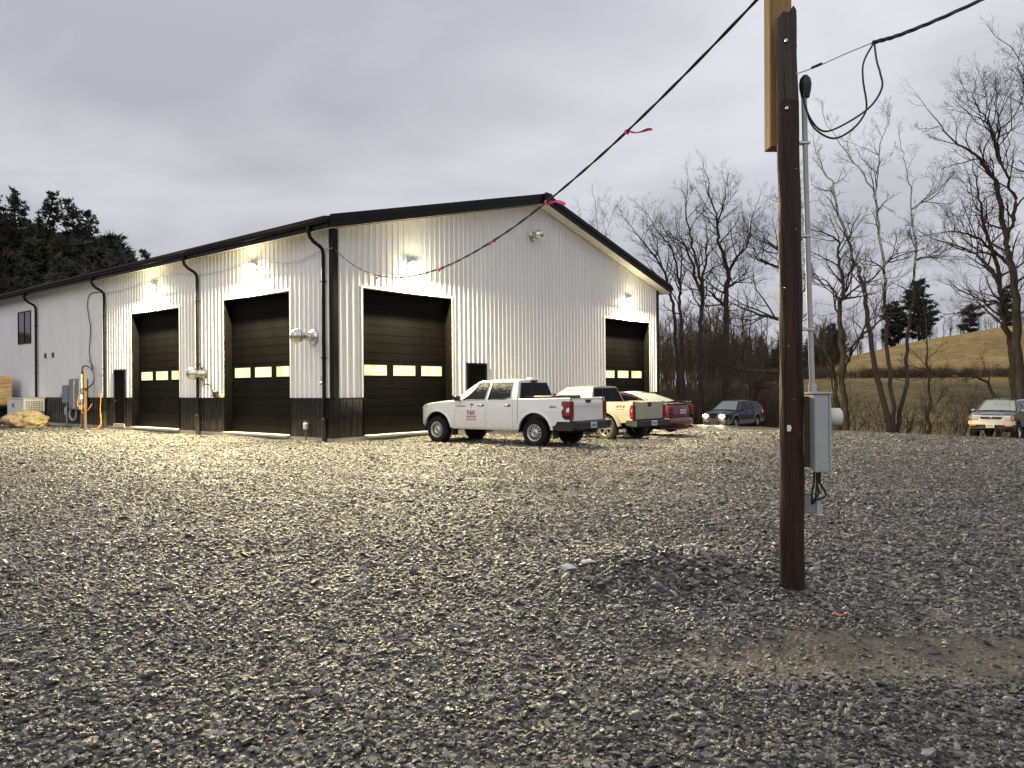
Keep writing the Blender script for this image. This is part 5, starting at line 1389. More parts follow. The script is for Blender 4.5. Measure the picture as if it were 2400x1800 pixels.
ribbon(.226, (1, .1, -.02), .24, .028, 5, 'pink tape tied on the cable in front of the roof ridge')
for t, sd, lb in ((.322, 7, 'short pink tape on the cable below the gable peak'), (.452, 8, 'short pink tape on the cable right of the gable lamp'), (.60, 9, 'short pink tape on the cable beside the gable lamp'), (.70, 11, 'short pink tape on the cable left of the gable lamp')):
    ribbon(t, (-.5, .2, -.4), .11, .02, sd, lb)
# its thin tail stapled along the long wall under the eave
tail = []
zq = zb_end
keys = [(0, zq), (.5, zq-.02), (2.0, 5.34), (4.0, 5.62), (5.5, 5.50), (7.4, 5.52), (9.2, 5.72), (11.2, 5.62), (13.0, 5.52), (15.2, 5.52)]
for s_, z in keys: tail.append((-.075, s_ - .06, z))
tl_ = empty('wall_cable', wl(0, 0, 0), BROT, 'thin cable strung under the eave along the long wall', 'cable'); MB().tube(curve_pts(tail, 6), .012, 5).build('cable', M['conduit'], tl_, smooth=60)

# ------------------------------------------------------------------ things along the long wall
def at_wall(name, s_, d, z, label, cat, group=None): return empty(name, wl(-d, s_, z), BROT, label, cat, group)
# electrical cabinets
r_ = at_wall('disconnect_switch', 18.35, 0, 0, 'smaller grey disconnect switch box on the long wall', 'electrical box')
MB().rbox(-.30, -.05, -.36, .36, 1.0, 1.80, .015).build('cabinet', M['box_grey'], r_); MB().rbox(-.33, -.30, -.33, .33, 1.03, 1.77, .01).build('door', M['box_grey'], r_)
MB().tube([(-.33, .26, 1.28), (-.40, .26, 1.28), (-.40, .26, 1.42)], .02, 6).build('lever', M['box_grey'], r_)
for y_ in (.22, -.16): MB().tube([(-.17, y_, 1.0), (-.17, y_, -.05 if y_ > 0 else .6)], .045, 8).build('conduit', M['conduit'], r_, smooth=60)
MB().rbox(-.14, -.03, .48, .62, .48, .82, .02).build('outlet_box', M['conduit'], r_)
r_ = at_wall('meter_cabinet', 17.2, 0, 0, 'large grey meter cabinet on the long wall beside the post', 'electrical box')
MB().rbox(-.40, -.05, -.50, .50, .74, 2.06, .015).build('cabinet', M['box_grey'], r_); MB().rbox(-.43, -.40, -.47, .47, .77, 2.03, .012).build('door', M['box_grey'], r_)
MB().rbox(-.445, -.43, -.14, -.05, .80, 2.0, .004).build('tape_strip', M['box_white'], r_)
MB().tube(curve_pts([(-.2, .98, .62), (-.2, .96, .45), (-.2, .80, .30), (-.2, .55, .28), (-.2, .32, .42), (-.2, .28, .74)], 6), .05, 8).build('bent_conduit', M['conduit'], r_, smooth=60)
MB().tube([(-.2, -.25, .75), (-.2, -.25, -.05)], .03, 8).build('conduit', M['conduit'], r_, smooth=60)
# temporary power post
r_ = at_wall('power_post', 15.98, .45, 0, 'wooden post carrying a cream meter box and cords near the entry door', 'post')
MB().rbox(-.055, .055, -.07, .07, -.2, 2.36, .008).build('post', M['post_wood'], r_)
MB().rbox(-.10, .02, .075, .28, 1.62, 2.24, .02).build('meter_box', M['box_white'], r_); MB().rbox(-.16, -.058, -.04, .10, 1.45, 1.62, .015).build('socket', M['steel'], r_)
MB().rbox(-.13, .0, .075, .24, 1.18, 1.42, .02).build('outlet_box', M['white_plastic'], r_); MB().rbox(-.11, .04, .075, .20, .98, 1.15, .02).build('breaker_box', M['box_grey'], r_)
MB().tube(curve_pts([(-.03, .2, 2.24), (0, .12, 2.55), (.1, -.20, 2.52), (.18, -.48, 2.2), (.15, -.45, 1.85), (0, -.15, 1.62), (-.05, .02, 1.66)], 8), .028, 6).build('feed_conduit', M['plastic_black'], r_, smooth=60)
MB().tube([(-.03, .22, .0), (-.05, .2, .9)], .02, 6).build('ground_wire_guard', M['post_wood'], r_)
# black cable looping down the wall
r_ = at_wall('hanging_cable', 17.0, 0, 0, 'black cable hanging down the wall above the electrical boxes', 'cable')
MB().tube(curve_pts([(-.09, -1.75, 5.60), (-.06, -1.2, 5.66), (-.05, -.55, 5.60), (-.05, -.32, 5.2), (-.05, -.45, 4.7), (-.05, -.62, 4.2), (-.05, -.55, 3.6), (-.05, -.50, 3.1), (-.06, -.75, 2.52), (-.10, -1.0, 2.45), (-.2, -1.15, 2.62), (-.35, -1.1, 2.8)], 8), .017, 6).build('cable', M['black_rubber'], r_, smooth=60)
# orange extension cord
r_ = at_wall('extension_cord', 15.0, .25, 0, 'orange extension cord trailing from the downspout to the ground', 'cord')
MB().tube(curve_pts([(.02, .28, 1.42), (.03, -.12, 1.42), (0, -.10, 1.2), (-.03, -.10, .8), (-.05, -.22, .5), (-.10, -.25, .16), (-.35, -.55, .03), (-.8, -.9, .025)], 8), .013, 6).build('cord', M['orange_cord'], r_, smooth=60)
MB().tube(curve_pts([(.02, .0, 1.42), (0, -.06, 1.1), (-.05, -.15, .6), (-.15, -.50, .2), (-.45, -.85, .03)], 8), .013, 6).build('cord', M['orange_cord'], r_, smooth=60)
r_ = at_wall('coiled_cord', 15.95, .58, 0, 'orange cord looped on the wooden power post', 'cord')
MB().tube(curve_pts([(-.03, .2, 1.3), (-.06, .28, 1.05), (-.05, .12, .86), (-.03, -.25, .84), (.0, -.3, 1.0)], 8), .014, 6).build('cord', M['orange_cord'], r_, smooth=60)
MB().tube(curve_pts([(.02, .05, .95), (-.02, -.02, .72), (-.05, -.3, .62), (.0, -.60, .74), (.1, -.75, 1.0)], 8), .013, 6).build('cord', M['orange_cord'], r_, smooth=60)
# standby generator / condenser cabinet with louvres
r_ = at_wall('generator_cabinet', 22.45, .50, 0, 'pale louvred generator cabinet behind the boulder by the wall', 'generator')
MB().rbox(-.44, .44, -1.05, 1.08, .12, 1.20, .03).build('cabinet', M['box_white'], r_); MB().rbox(-.47, .47, -1.08, 1.11, 1.20, 1.245, .015).build('lid', M['box_white'], r_)
MB().box(-.5, .5, -1.15, 1.15, -.1, .12).build('pad', M['concrete'], r_)
for k in range(7):
    for j in range(6): MB().box(-.36+k*.105, -.36+k*.105+.07, -1.068, -1.052, .58+j*.09, .58+j*.09+.05).build('louvre', M['clad_grey'], r_)
MB().rbox(-.452, -.44, .15, .40, .80, 1.0, .004).build('nameplate', M['clad_grey'], r_)
# crates at the left edge
for k, (z0, z1, lb) in enumerate(((.86, 1.54, 'lower wooden crate of the stack at the left edge'), (1.58, 2.28, 'upper wooden crate of the stack at the left edge'))):
    r_ = at_wall('wooden_crate', 25.3, .95, 0, lb, 'crate', 'crates stacked at the left edge')
    for j in range(4):
        a, b = lerp(z0, z1, j/4)+.006, lerp(z0, z1, (j+1)/4)-.006
        MB().box(-.52, -.49, -.80, .80, a, b).build('board', M['crate_wood'], r_); MB().box(-.49, .50, -.83, -.80, a, b).build('board', M['crate_wood'], r_)
    MB().box(-.48, .49, -.79, .79, z0+.01, z1-.02).build('crate_core', M['post_wood'], r_)
r_ = at_wall('trailer_bed', 25.3, .95, 0, 'dark low trailer bed under the wooden crates', 'trailer')
MB().box(-.62, .58, -.95, 1.6, .72, .85).build('deck', M['plastic_black'], r_)
for y_ in (-.5, 1.1):
    MB().lathe([(-.66, .02), (-.66, .26), (-.64, .32), (-.48, .32), (-.46, .26), (-.46, .02)], 20, Matrix.Translation((0, y_, .33)) @ Matrix.Rotation(R(-90), 4, 'Z')).build('wheel', M['tyre'], r_, smooth=40)
    MB().box(-.5, .5, y_-.05, y_+.05, .30, .72).build('axle_frame', M['plastic_black'], r_)
# bucket pair
p_ = wl(-1.35, 18.7, 0); gz_ = tz(p_.x, p_.y)
def bucket(dx_, m, nm, lb):
    q = wl(-1.35 - dx_*.1, 18.7-dx_, 0); r_ = empty(nm, (q.x, q.y, tz(q.x, q.y)), 0, lb, 'bucket')
    Mz = Matrix.Rotation(R(90), 4, 'X')
    MB().lathe([(0, .13), (.005, .14), (.40, .165), (.40, .175), (.42, .175), (.42, .155), (.03, .13), (.03, .01)], 20, Mz).build('pail', m, r_, smooth=40)
    MB().tube([(-.165, 0, .39), (-.12, -.11, .29), (0, -.165, .25), (.12, -.11, .29), (.165, 0, .39)], .006, 5).build('bail', M['steel'], r_)
bucket(0, M['box_white'], 'bucket', 'white bucket by the grey electrical cabinets'); bucket(.42, M['orange_plastic'], 'bucket', 'orange bucket by the grey electrical cabinets')
# boulder
bo = empty('boulder', (-20.7, 32.3, tz(-20.7, 32.3)), R(-8), 'large tan boulder lying in front of the generator cabinet', 'boulder')
bm = bmesh.new(); bmesh.ops.create_icosphere(bm, subdivisions=4, radius=1.0)
from mathutils import noise as mn
for v_ in bm.verts:
    d = v_.co.normalized(); k = 1 + .20*mn.noise(d*1.6) + .10*mn.noise(d*4+Vector((3, 1, 2))) + .04*mn.noise(d*11)
    v_.co = Vector((d.x*.98*k, d.y*.62*k, d.z*.44*k+.27)); v_.co.z = max(v_.co.z, -.08)
    if v_.co.x > .3: v_.co.z *= 1-.15*(v_.co.x-.3)
me = bpy.data.meshes.new('rock'); bm.to_mesh(me); bm.free(); me.polygons.foreach_set('use_smooth', [True]*len(me.polygons)); me.set_sharp_from_angle(angle=R(28)); me.materials.append(M['boulder']); link('rock', me, bo)
# litter
r_ = empty('tape_scrap', (2.16, 4.96, tz(2.16, 4.96)+.02), 0, 'scrap of orange tape on the soil in front of the pole', 'litter')
MB().grid([[(x, .012+.01*math.sin(x*60), .012+.008*math.sin(x*90)), (x, -.012+.012*math.sin(x*50), .016+.006*math.cos(x*70))] for x in np.linspace(-.06, .06, 12)]).build('tape', M['orange_plastic'], r_)
for k, (x, y, s_) in enumerate(((.43, 6.02, .055), (.60, 6.08, .05))):
    o = link('pale_rock', stone_mesh('pale_rock', 90+k)); o.location = (x, y, tz(x, y)+.03); o.scale = (s_*1.3, s_, s_); o.data.materials.append(M['box_white'])
    tag(o, ['pale rock left of the gravel heap beside a second one', 'pale rock on the gravel heap side of its pair'][k], 'rock', 'pale rocks left of the pole')

# ------------------------------------------------------------------ trees
class Arr:      # fast tube collector
    def __init__(s): s.v = []; s.f = []
    def tube(s, pts, rr, n):
        o = len(s.v); m_ = len(pts); px = None
        for i in range(m_):
            a = pts[i-1] if i else pts[0]; b = pts[i+1] if i < m_-1 else pts[i]
            dx, dy, dz = b[0]-a[0], b[1]-a[1], b[2]-a[2]; l = math.sqrt(dx*dx+dy*dy+dz*dz) or 1; dx /= l; dy /= l; dz /= l
            if abs(dz) < .9: ux, uy, uz = dy, -dx, 0.0
            else: ux, uy, uz = 0.0, dz, -dy
            l = math.sqrt(ux*ux+uy*uy+uz*uz) or 1; ux /= l; uy /= l; uz /= l
            wx, wy, wz = dy*uz-dz*uy, dz*ux-dx*uz, dx*uy-dy*ux
            x, y, z = pts[i]; r = rr[i]
            for k in range(n):
                t = 6.28318*k/n; c, s_ = math.cos(t)*r, math.sin(t)*r
                s.v.append((x+ux*c+wx*s_, y+uy*c+wy*s_, z+uz*c+wz*s_))
        for i in range(m_-1):
            q = o+i*n
            for k in range(n):
                k2 = (k+1) % n
                s.f.append((q+k, q+k2, q+n+k2, q+n+k))
    def build(s, name, m, parent=None, smooth=True):
        me = bpy.data.meshes.new(name); me.from_pydata(s.v, [], s.f)
        if smooth: me.polygons.foreach_set('use_smooth', [True]*len(me.polygons))
        me.materials.append(m); return link(name, me, parent)
def rdir(rg, d, ang):
    """tilt direction d by about ang in a random azimuth"""
    a = Vector((rg.gauss(0, 1), rg.gauss(0, 1), rg.gauss(0, 1))); p = a - d*a.dot(d); p.normalize()
    return (d*math.cos(ang) + p*math.sin(ang)).normalized()
def grow(A, rg, p, d, ln, r, lev, kids, trop=.10, wig=.22):
    n = 5 if lev >= 3 else (4 if lev >= 1 else 3); pts = [tuple(p)]; dirs = [d]; q = Vector(p)
    for i in range(n):
        d = (d + Vector((rg.gauss(0, wig), rg.gauss(0, wig), rg.gauss(0, wig)*.7 + trop))).normalized()
        q = q + d*(ln/n); pts.append((q.x, q.y, q.z)); dirs.append(d)
    tip = .35 if lev else .2
    rr = [lerp(r, max(r*tip, .0045), i/n) for i in range(n+1)]
    A.tube(pts, rr, 5 if lev >= 3 else (4 if lev == 2 else 3))
    if lev > 0:
        m_ = kids[lev-1]
        for k in range(m_):
            t = .22 + .78*(k+rg.random()*.8)/m_; i = min(int(t*n), n-1); u = t*n-i
            b = Vector(pts[i]).lerp(Vector(pts[i+1]), min(u, 1)); rb = lerp(rr[i], rr[i+1], min(u, 1))
            grow(A, rg, b, rdir(rg, dirs[i+1], R(rg.uniform(24, 58))), ln*rg.uniform(.38, .68)*(1.15-.45*t), rb*rg.uniform(.5, .7), lev-1, kids, trop, wig)
def smooth_path(pts, rg, n=5, wob=.05):
    out = curve_pts(pts, n); r2 = []
    for i, q in enumerate(out):
        r2.append((q.x+rg.gauss(0, wob), q.y+rg.gauss(0, wob), q.z) if 0 < i < len(out)-1 else tuple(q))
    return r2
def stem_tree(key, r0, stems, seed, label, m_low, m_up, limbs=15, ll=2.6, start=.38, kids=(3, 4, 5), group='bare trees along the field edge', cat='tree', lev=3, name='bare_tree'):
    rg = random.Random(seed); base = stems[0][0]; gz_ = tz(base[0], base[1])
    root = empty(name, (base[0], base[1], gz_), 0, label, cat, group)
    T_, K_ = Arr(), Arr(); H = max(p[2] for st in stems for p in st) - gz_
    for si, st in enumerate(stems):
        st = [tuple(p) for p in st]
        grounded = st[0][2] < 1.3
        if grounded and st[0][2] > gz_ - .1: st = [(st[0][0]+(st[0][0]-st[1][0])*.05, st[0][1], gz_-.2)] + st
        loc = [(p[0]-base[0], p[1]-base[1], p[2]-gz_) for p in st]
        path = smooth_path(loc, rg); n = len(path)
        h0 = max(0.0, path[0][2])/H; rs = r0*(1-.72*h0)*(1.0 if si == 0 else .72)
        rr = [max(.018, rs*(1-(i/(n-1))**.85*.93)) for i in range(n)]
        if grounded: rr = [r_*(1+.35*math.exp(-max(0, path[i][2])/.5)) for i, r_ in enumerate(rr)]
        T_.tube(path, rr, 8 if rs > .1 else 6)
        nl = limbs if si == 0 else max(6, int(limbs*.62)); s0 = start if grounded else .12
        for k in range(nl):
            t = s0 + (1-s0)*(k+rg.random())/nl; i = min(int(t*(n-1)), n-2); b = Vector(path[i]); d = (Vector(path[i+1])-b).normalized()
            ln = ll*(1.25-.75*t)*rg.uniform(.7, 1.25)
            grow(K_, rg, b, rdir(rg, d, R(rg.uniform(28, 68))), ln, min(rr[i]*.55, .03+ln*.012), lev, kids)
        grow(K_, rg, Vector(path[-1]), (Vector(path[-1])-Vector(path[-2])).normalized(), ll*.6, rr[-1], lev-1, kids)
    T_.build('trunk', m_low, root); K_.build('crown', m_up, root); return root
STEMS = {
'A': (0.26, [
   [(13.62,55.00,-0.14),(13.65,54.72,4.27),(13.79,54.93,7.08),(13.82,54.76,8.73),(13.43,54.70,10.40),(13.00,54.93,12.46),(12.82,55.29,14.45),(12.93,55.21,16.35)],
   [(13.77,54.81,8.18),(12.84,55.03,11.36),(11.91,54.84,12.23),(11.01,54.77,13.00)],
   [(13.82,54.80,8.63),(14.25,55.30,10.94),(14.36,55.23,12.40),(14.04,55.21,14.43)],
 ]),
'B': (0.30, [
   [(15.69,56.00,-0.13),(15.80,55.79,4.87),(15.85,55.87,8.29),(16.10,56.09,9.92),(15.46,56.16,12.00),(15.38,56.25,13.51),(14.89,56.27,15.47),(14.42,55.71,17.16)],
   [(16.11,56.12,9.93),(16.72,56.00,11.05),(17.46,55.77,12.02),(17.88,55.98,14.00),(18.26,55.71,15.08)],
   [(15.39,56.26,13.51),(15.74,56.03,14.83),(16.05,55.86,16.73)],
   [(15.91,56.05,8.77),(16.78,56.27,9.20),(17.69,56.24,9.59)],
   [(15.87,55.94,7.39),(14.88,56.07,8.33),(14.17,55.95,9.00)],
 ]),
'C': (0.20, [
   [(12.82,57.00,-0.02),(12.74,56.86,4.97),(12.68,57.22,7.91),(12.63,56.68,9.35),(12.07,56.68,11.67),(11.13,57.09,13.15),(10.05,56.85,14.73)],
   [(12.70,56.98,9.39),(12.81,56.89,11.23),(12.69,57.35,12.60),(12.69,56.79,13.30)],
 ]),
'D': (0.20, [
   [(13.21,60.00,0.27),(12.92,59.79,6.37),(12.64,60.09,8.85),(12.00,59.84,10.77),(11.05,59.90,12.26),(9.89,60.17,13.79),(9.12,59.87,14.71)],
   [(12.09,60.28,10.84),(11.39,59.72,12.71),(10.79,59.69,14.54)],
 ]),
'E': (0.12, [
   [(16.96,54.00,-0.14),(17.04,54.19,3.66),(17.09,54.08,6.41),(17.41,53.82,8.25)],
 ]),
'F': (0.16, [
   [(17.06,53.00,-0.17),(16.93,52.77,1.13),(17.24,52.97,2.53),(17.06,52.68,4.13)],
   [(17.13,53.28,1.01),(18.21,53.32,1.44),(18.98,53.16,1.76)],
   [(15.88,52.66,-0.10),(15.47,52.85,1.14),(15.24,53.33,2.23),(15.48,53.19,3.63)],
 ]),
'G': (0.26, [
   [(16.14,44.00,0.01),(16.32,44.31,2.34),(16.27,44.08,5.21),(16.35,44.22,8.29),(16.16,43.86,11.28),(16.24,43.78,13.40)],
   [(16.14,43.75,5.18),(15.04,43.92,5.48),(14.46,44.32,5.70),(12.98,43.88,6.21),(12.30,43.66,6.45)],
   [(16.14,43.77,8.13),(15.17,44.20,8.57),(14.18,43.90,8.97),(13.82,43.85,10.22)],
   [(16.31,44.34,2.25),(14.75,43.95,2.35),(13.37,43.80,2.45),(12.00,43.69,2.81),(10.68,43.69,3.71)],
   [(16.30,44.12,8.99),(15.03,43.75,9.66),(14.30,43.68,10.54)],
 ]),
'H': (0.20, [
   [(17.58,40.00,-0.59),(17.41,39.82,3.21),(17.50,40.35,5.64),(17.46,39.74,6.44),(17.28,40.02,8.11),(17.36,40.19,9.12),(16.55,39.94,9.52),(16.06,40.34,9.82)],
   [(17.27,39.82,5.59),(17.12,39.94,6.36),(16.53,39.68,6.98),(15.94,39.94,7.40)],
   [(17.65,40.27,2.13),(18.25,40.23,3.76),(19.02,40.00,4.50),(19.74,39.67,5.23),(20.68,39.83,5.13)],
   [(17.43,39.80,6.02),(18.09,39.81,6.12),(18.95,40.26,6.17),(19.02,39.75,5.35)],
 ]),
'I': (0.20, [
   [(17.57,41.00,-0.53),(17.64,41.30,1.03),(17.27,41.05,2.71),(16.62,41.34,4.07),(15.91,40.93,4.60)],
 ]),
'J': (0.20, [
   [(20.88,42.00,-0.71),(20.23,42.11,2.14),(19.79,42.20,5.59),(19.51,42.17,7.31),(18.88,42.00,9.00),(18.04,41.72,11.23),(17.81,41.80,12.61),(17.55,42.26,13.43),(17.11,42.28,14.48)],
   [(21.02,41.89,-0.71),(21.03,42.11,2.14),(20.88,42.21,5.01),(20.74,42.10,7.86),(20.54,42.22,10.41),(20.29,42.02,11.74),(19.89,42.11,12.80),(19.22,42.13,13.84),(18.08,41.84,15.13),(17.60,42.30,16.44)],
   [(20.14,41.70,11.66),(20.58,42.33,13.66),(20.82,42.32,15.27),(21.07,42.12,16.11)],
   [(21.48,42.28,-0.73),(21.69,41.74,1.56),(22.08,42.33,3.86),(22.28,42.12,6.13),(22.25,41.69,8.35),(22.15,41.77,10.98),(22.22,42.09,12.43),(21.98,42.05,13.56),(21.78,42.17,14.98)],
   [(22.17,41.80,11.21),(22.95,41.65,11.85),(24.12,42.30,13.04)],
   [(20.83,42.26,8.23),(21.14,41.73,8.71),(21.74,42.22,9.36)],
   [(22.55,42.26,8.44),(23.23,42.04,8.63),(24.51,42.27,8.66)],
 ]),
'K': (0.10, [
   [(21.41,39.00,-0.68),(21.55,39.12,1.54),(21.28,38.88,3.13),(21.46,39.27,5.28),(21.16,39.19,6.34)],
 ]),
'M': (0.26, [
   [(24.23,36.00,0.04),(24.02,36.02,3.46),(23.72,35.67,5.87),(23.50,35.67,7.32),(23.62,36.07,8.47),(23.25,35.99,10.61),(23.04,36.26,11.47),(22.15,36.08,12.41),(20.99,35.75,13.00),(20.02,35.90,14.33)],
   [(23.64,36.02,8.46),(23.80,35.66,9.74),(23.91,36.24,11.06),(23.52,36.23,12.05),(23.01,35.71,13.17),(23.53,36.03,14.94)],
   [(23.46,36.20,12.24),(22.82,35.87,13.32),(22.31,35.81,14.38),(21.79,35.99,15.23)],
   [(23.19,35.72,11.90),(22.73,35.73,13.66),(22.69,36.08,15.56)],
 ]),
'P': (0.24, [
   [(24.54,37.00,-0.00),(24.42,37.01,3.01),(24.01,36.95,5.02),(24.02,37.25,6.77),(23.30,37.19,9.30),(22.76,36.70,10.50),(22.78,37.27,12.37)],
   [(24.23,36.86,7.32),(23.62,37.24,8.19),(22.54,36.95,8.75),(21.59,37.21,9.02),(20.63,36.77,8.83)],
   [(23.71,36.77,6.31),(23.01,36.75,7.41),(22.36,37.00,8.06),(21.00,36.89,8.45),(20.38,37.03,8.79)],
   [(24.42,37.15,3.42),(23.62,36.65,5.30),(23.16,36.87,5.52),(22.46,37.03,5.65)],
 ]),
'Q': (0.10, [
   [(24.27,38.00,0.69),(23.81,38.15,1.62),(22.89,37.99,1.94),(21.80,37.70,2.05),(20.73,37.82,1.85),(20.03,38.24,1.66)],
 ]),
'R': (0.13, [
   [(8.18,70.00,8.90),(8.16,70.19,12.09),(8.12,70.34,15.29),(7.85,70.09,18.80)],
   [(8.12,70.08,13.65),(8.99,69.87,16.37),(9.65,70.29,18.04)],
 ]),
'S': (0.10, [
   [(6.41,74.00,10.18),(6.60,74.29,14.40),(6.80,73.86,18.49)],
 ]),
'U': (0.25, [
   [(25.24,34.00,-0.64),(25.27,34.20,5.32),(24.87,34.08,11.08),(24.07,33.96,14.89),(23.57,33.75,17.48)],
   [(24.91,33.90,9.11),(23.95,34.11,12.45),(22.68,33.74,15.58)],
   [(24.73,33.75,10.99),(24.04,34.22,14.03),(22.43,33.77,16.55)],
 ]),

}
LAB = {
 'A': 'tall bare tree leaning left right behind the wagon headlights', 'B': 'tallest forked bare tree rising above the navy wagon',
 'C': 'slim bare tree just right of the gable eave', 'D': 'bare tree with crown spreading over the right roof slope',
 'E': 'thin straight bare tree behind the wagon tail', 'F': 'low forked bare tree at the rear of the wagon',
 'G': 'bare tree hidden behind the utility pole with long left limbs', 'H': 'dark bare tree right of the meter box with an arching limb',
 'I': 'small leaning bare tree beside the meter box', 'J': 'three-stemmed sycamore with pale upper bark right of the pole',
 'K': 'thin bare sapling between the sycamore and the four-by-four', 'M': 'largest bare tree at the right edge with two upper stems',
 'P': 'bare tree with long drooping left limbs behind the four-by-four', 'Q': 'low bare tree arching left from behind the four-by-four',
 'R': 'distant bare treetop showing above the roof slope', 'S': 'fainter distant treetop next to the roof ridge',
 'U': 'bare tree outside the right edge with branches reaching in'}
for i, (k, (r0, stems)) in enumerate(STEMS.items()):
    thin = k in 'EKQIF'
    syc = k == 'J'
    stem_tree(k, r0, stems, 100+i*7, LAB[k], M['syc'] if syc else M['bark'], M['twig'],
              limbs=6 if k in 'Q' else (9 if thin else (12 if syc else 17)), ll=1.5 if thin else (2.0 if syc else 2.6), start=.25 if thin else .36,
              kids=(2, 3, 4) if k in 'RS' else (3, 4, 4))

# low bare shrubs along the edge of the lot
def shrub(x, y, h, seed, label):
    rg = random.Random(seed); root = empty('bare_shrub', (x, y, tz(x, y)), 0, label, 'shrub', 'bare shrubs along the gravel edge'); A = Arr()
    for k in range(rg.randint(5, 8)):
        d = Vector((rg.gauss(0, .4), rg.gauss(0, .4), 1)).normalized()
        grow(A, rg, Vector((rg.gauss(0, .18), rg.gauss(0, .18), -.05)), d, h*rg.uniform(.6, 1), .02, 2, (3, 4), .04, .2)
    A.build('stems', M['twig'], root)
rg = random.Random(17)
ORD = ['first', 'second', 'third', 'fourth', 'fifth', 'sixth', 'seventh', 'eighth', 'ninth', 'tenth', 'eleventh', 'twelfth', 'thirteenth', 'fourteenth', 'fifteenth', 'sixteenth', 'seventeenth', 'eighteenth', 'nineteenth', 'twentieth', 'twenty-first', 'twenty-second', 'twenty-third', 'twenty-fourth', 'twenty-fifth', 'last']
def edge_pt(px, back):      # along the gravel edge, a bit beyond it
    d = 29.0
    while float(edge_d(np.array([px*d]), np.array([d]))[0]) < back and d < 58: d += .1
    return px*d, d
for k in range(26):
    px = lerp(.235, .655, (k+rg.uniform(.1, .9))/26); x, y = edge_pt(px, rg.uniform(1.0, 4.5))
    if px < .36: y = rg.uniform(52.5, 57); x = px*y
    shrub(x, y, rg.uniform(1.4, 3.3), 300+k, ORD[k] + ' bare shrub from the building along the gravel edge')

# thicket and woods beyond: masses that nobody could count
def low_tree(seed, h, spread):
    rg = random.Random(seed); A = Arr(); p = [(0, 0, 0)]; q = Vector((0, 0, 0))
    for i in range(5): q = q + Vector((rg.gauss(0, .12), rg.gauss(0, .12), h/5)); p.append(tuple(q))
    A.tube(p, [h*.012*(1-i/6.5) for i in range(6)], 4)
    for k in range(15):
        t = .25+.75*k/15; i = min(int(t*5), 4); b = Vector(p[i]).lerp(Vector(p[i+1]), t*5-i)
        grow(A, rg, b, rdir(rg, Vector((0, 0, 1)), R(rg.uniform(25, 60))), spread*(1.2-.7*t)*rg.uniform(.7, 1.2), h*.0045, 2, (4, 5), .10, .2)
    me = bpy.data.meshes.new('woodland_tree'); me.from_pydata(A.v, [], A.f); me.materials.append(M['brush']); return me
lows = [low_tree(500+i, 9.0, 2.6) for i in range(5)]
bush = []
for i in range(3):
    rg2 = random.Random(600+i); A = Arr()
    for k in range(16): grow(A, rg2, Vector((rg2.gauss(0, .5), rg2.gauss(0, .5), -.05)), Vector((rg2.gauss(0, .5), rg2.gauss(0, .5), 1)).normalized(), rg2.uniform(1.0, 2.0), .022, 2, (3, 4), .03, .25)
    me = bpy.data.meshes.new('thicket_bush'); me.from_pydata(A.v, [], A.f); me.materials.append(M['brush']); bush.append(me)
rng = np.random.RandomState(23)
def mass(name, pts, hs, meshes, label):
    pts = np.array(pts); n = len(pts); z = terrain_z(pts[:, 0], pts[:, 1]) - .1
    pos = np.stack([pts[:, 0], pts[:, 1], z], 1); s_ = np.array(hs)
    return scatter_instances(name, pos, np.stack([rng.normal(0, .05, n), rng.normal(0, .05, n), rng.uniform(0, 6.28, n)], 1), np.stack([s_*rng.uniform(.8, 1.2, n), s_*rng.uniform(.8, 1.2, n), s_], 1), rng.randint(0, len(meshes), n), {}, meshes, label)
pts, hs = [], []
for k in range(330):      # far wood filling the gap between building and pole
    a = rng.uniform(.12, .42); d = rng.uniform(75, 150)
    if a > .33 and d < 128: continue
    pts.append((a*d, d)); hs.append(rng.uniform(.55, 1.1))
for k in range(240):      # wood behind the hill crest
    a = rng.uniform(.20, .75); d = rng.uniform(168, 200); pts.append((a*d, d)); hs.append(rng.uniform(.55, 1.0)*(1.1 if a < .45 else .7))
mass('far_woods', pts, hs, lows, 'brown leafless wood beyond the field')
pts, hs = [], []
for k in range(260):      # hedge line across the foot of the hill
    a = rng.uniform(.28, .85); d = rng.normal(97, 2.0); pts.append((a*d, d)); hs.append(rng.uniform(.6, 1.15))
for k in range(260):      # thicket by the creek, right of the building
    a = rng.uniform(.17, .36); d = rng.uniform(54, 75); pts.append((a*d, d)); hs.append(rng.uniform(.7, 1.6))
mass('thicket', pts, hs, bush, 'brown leafless brush along the hedge line and creek')

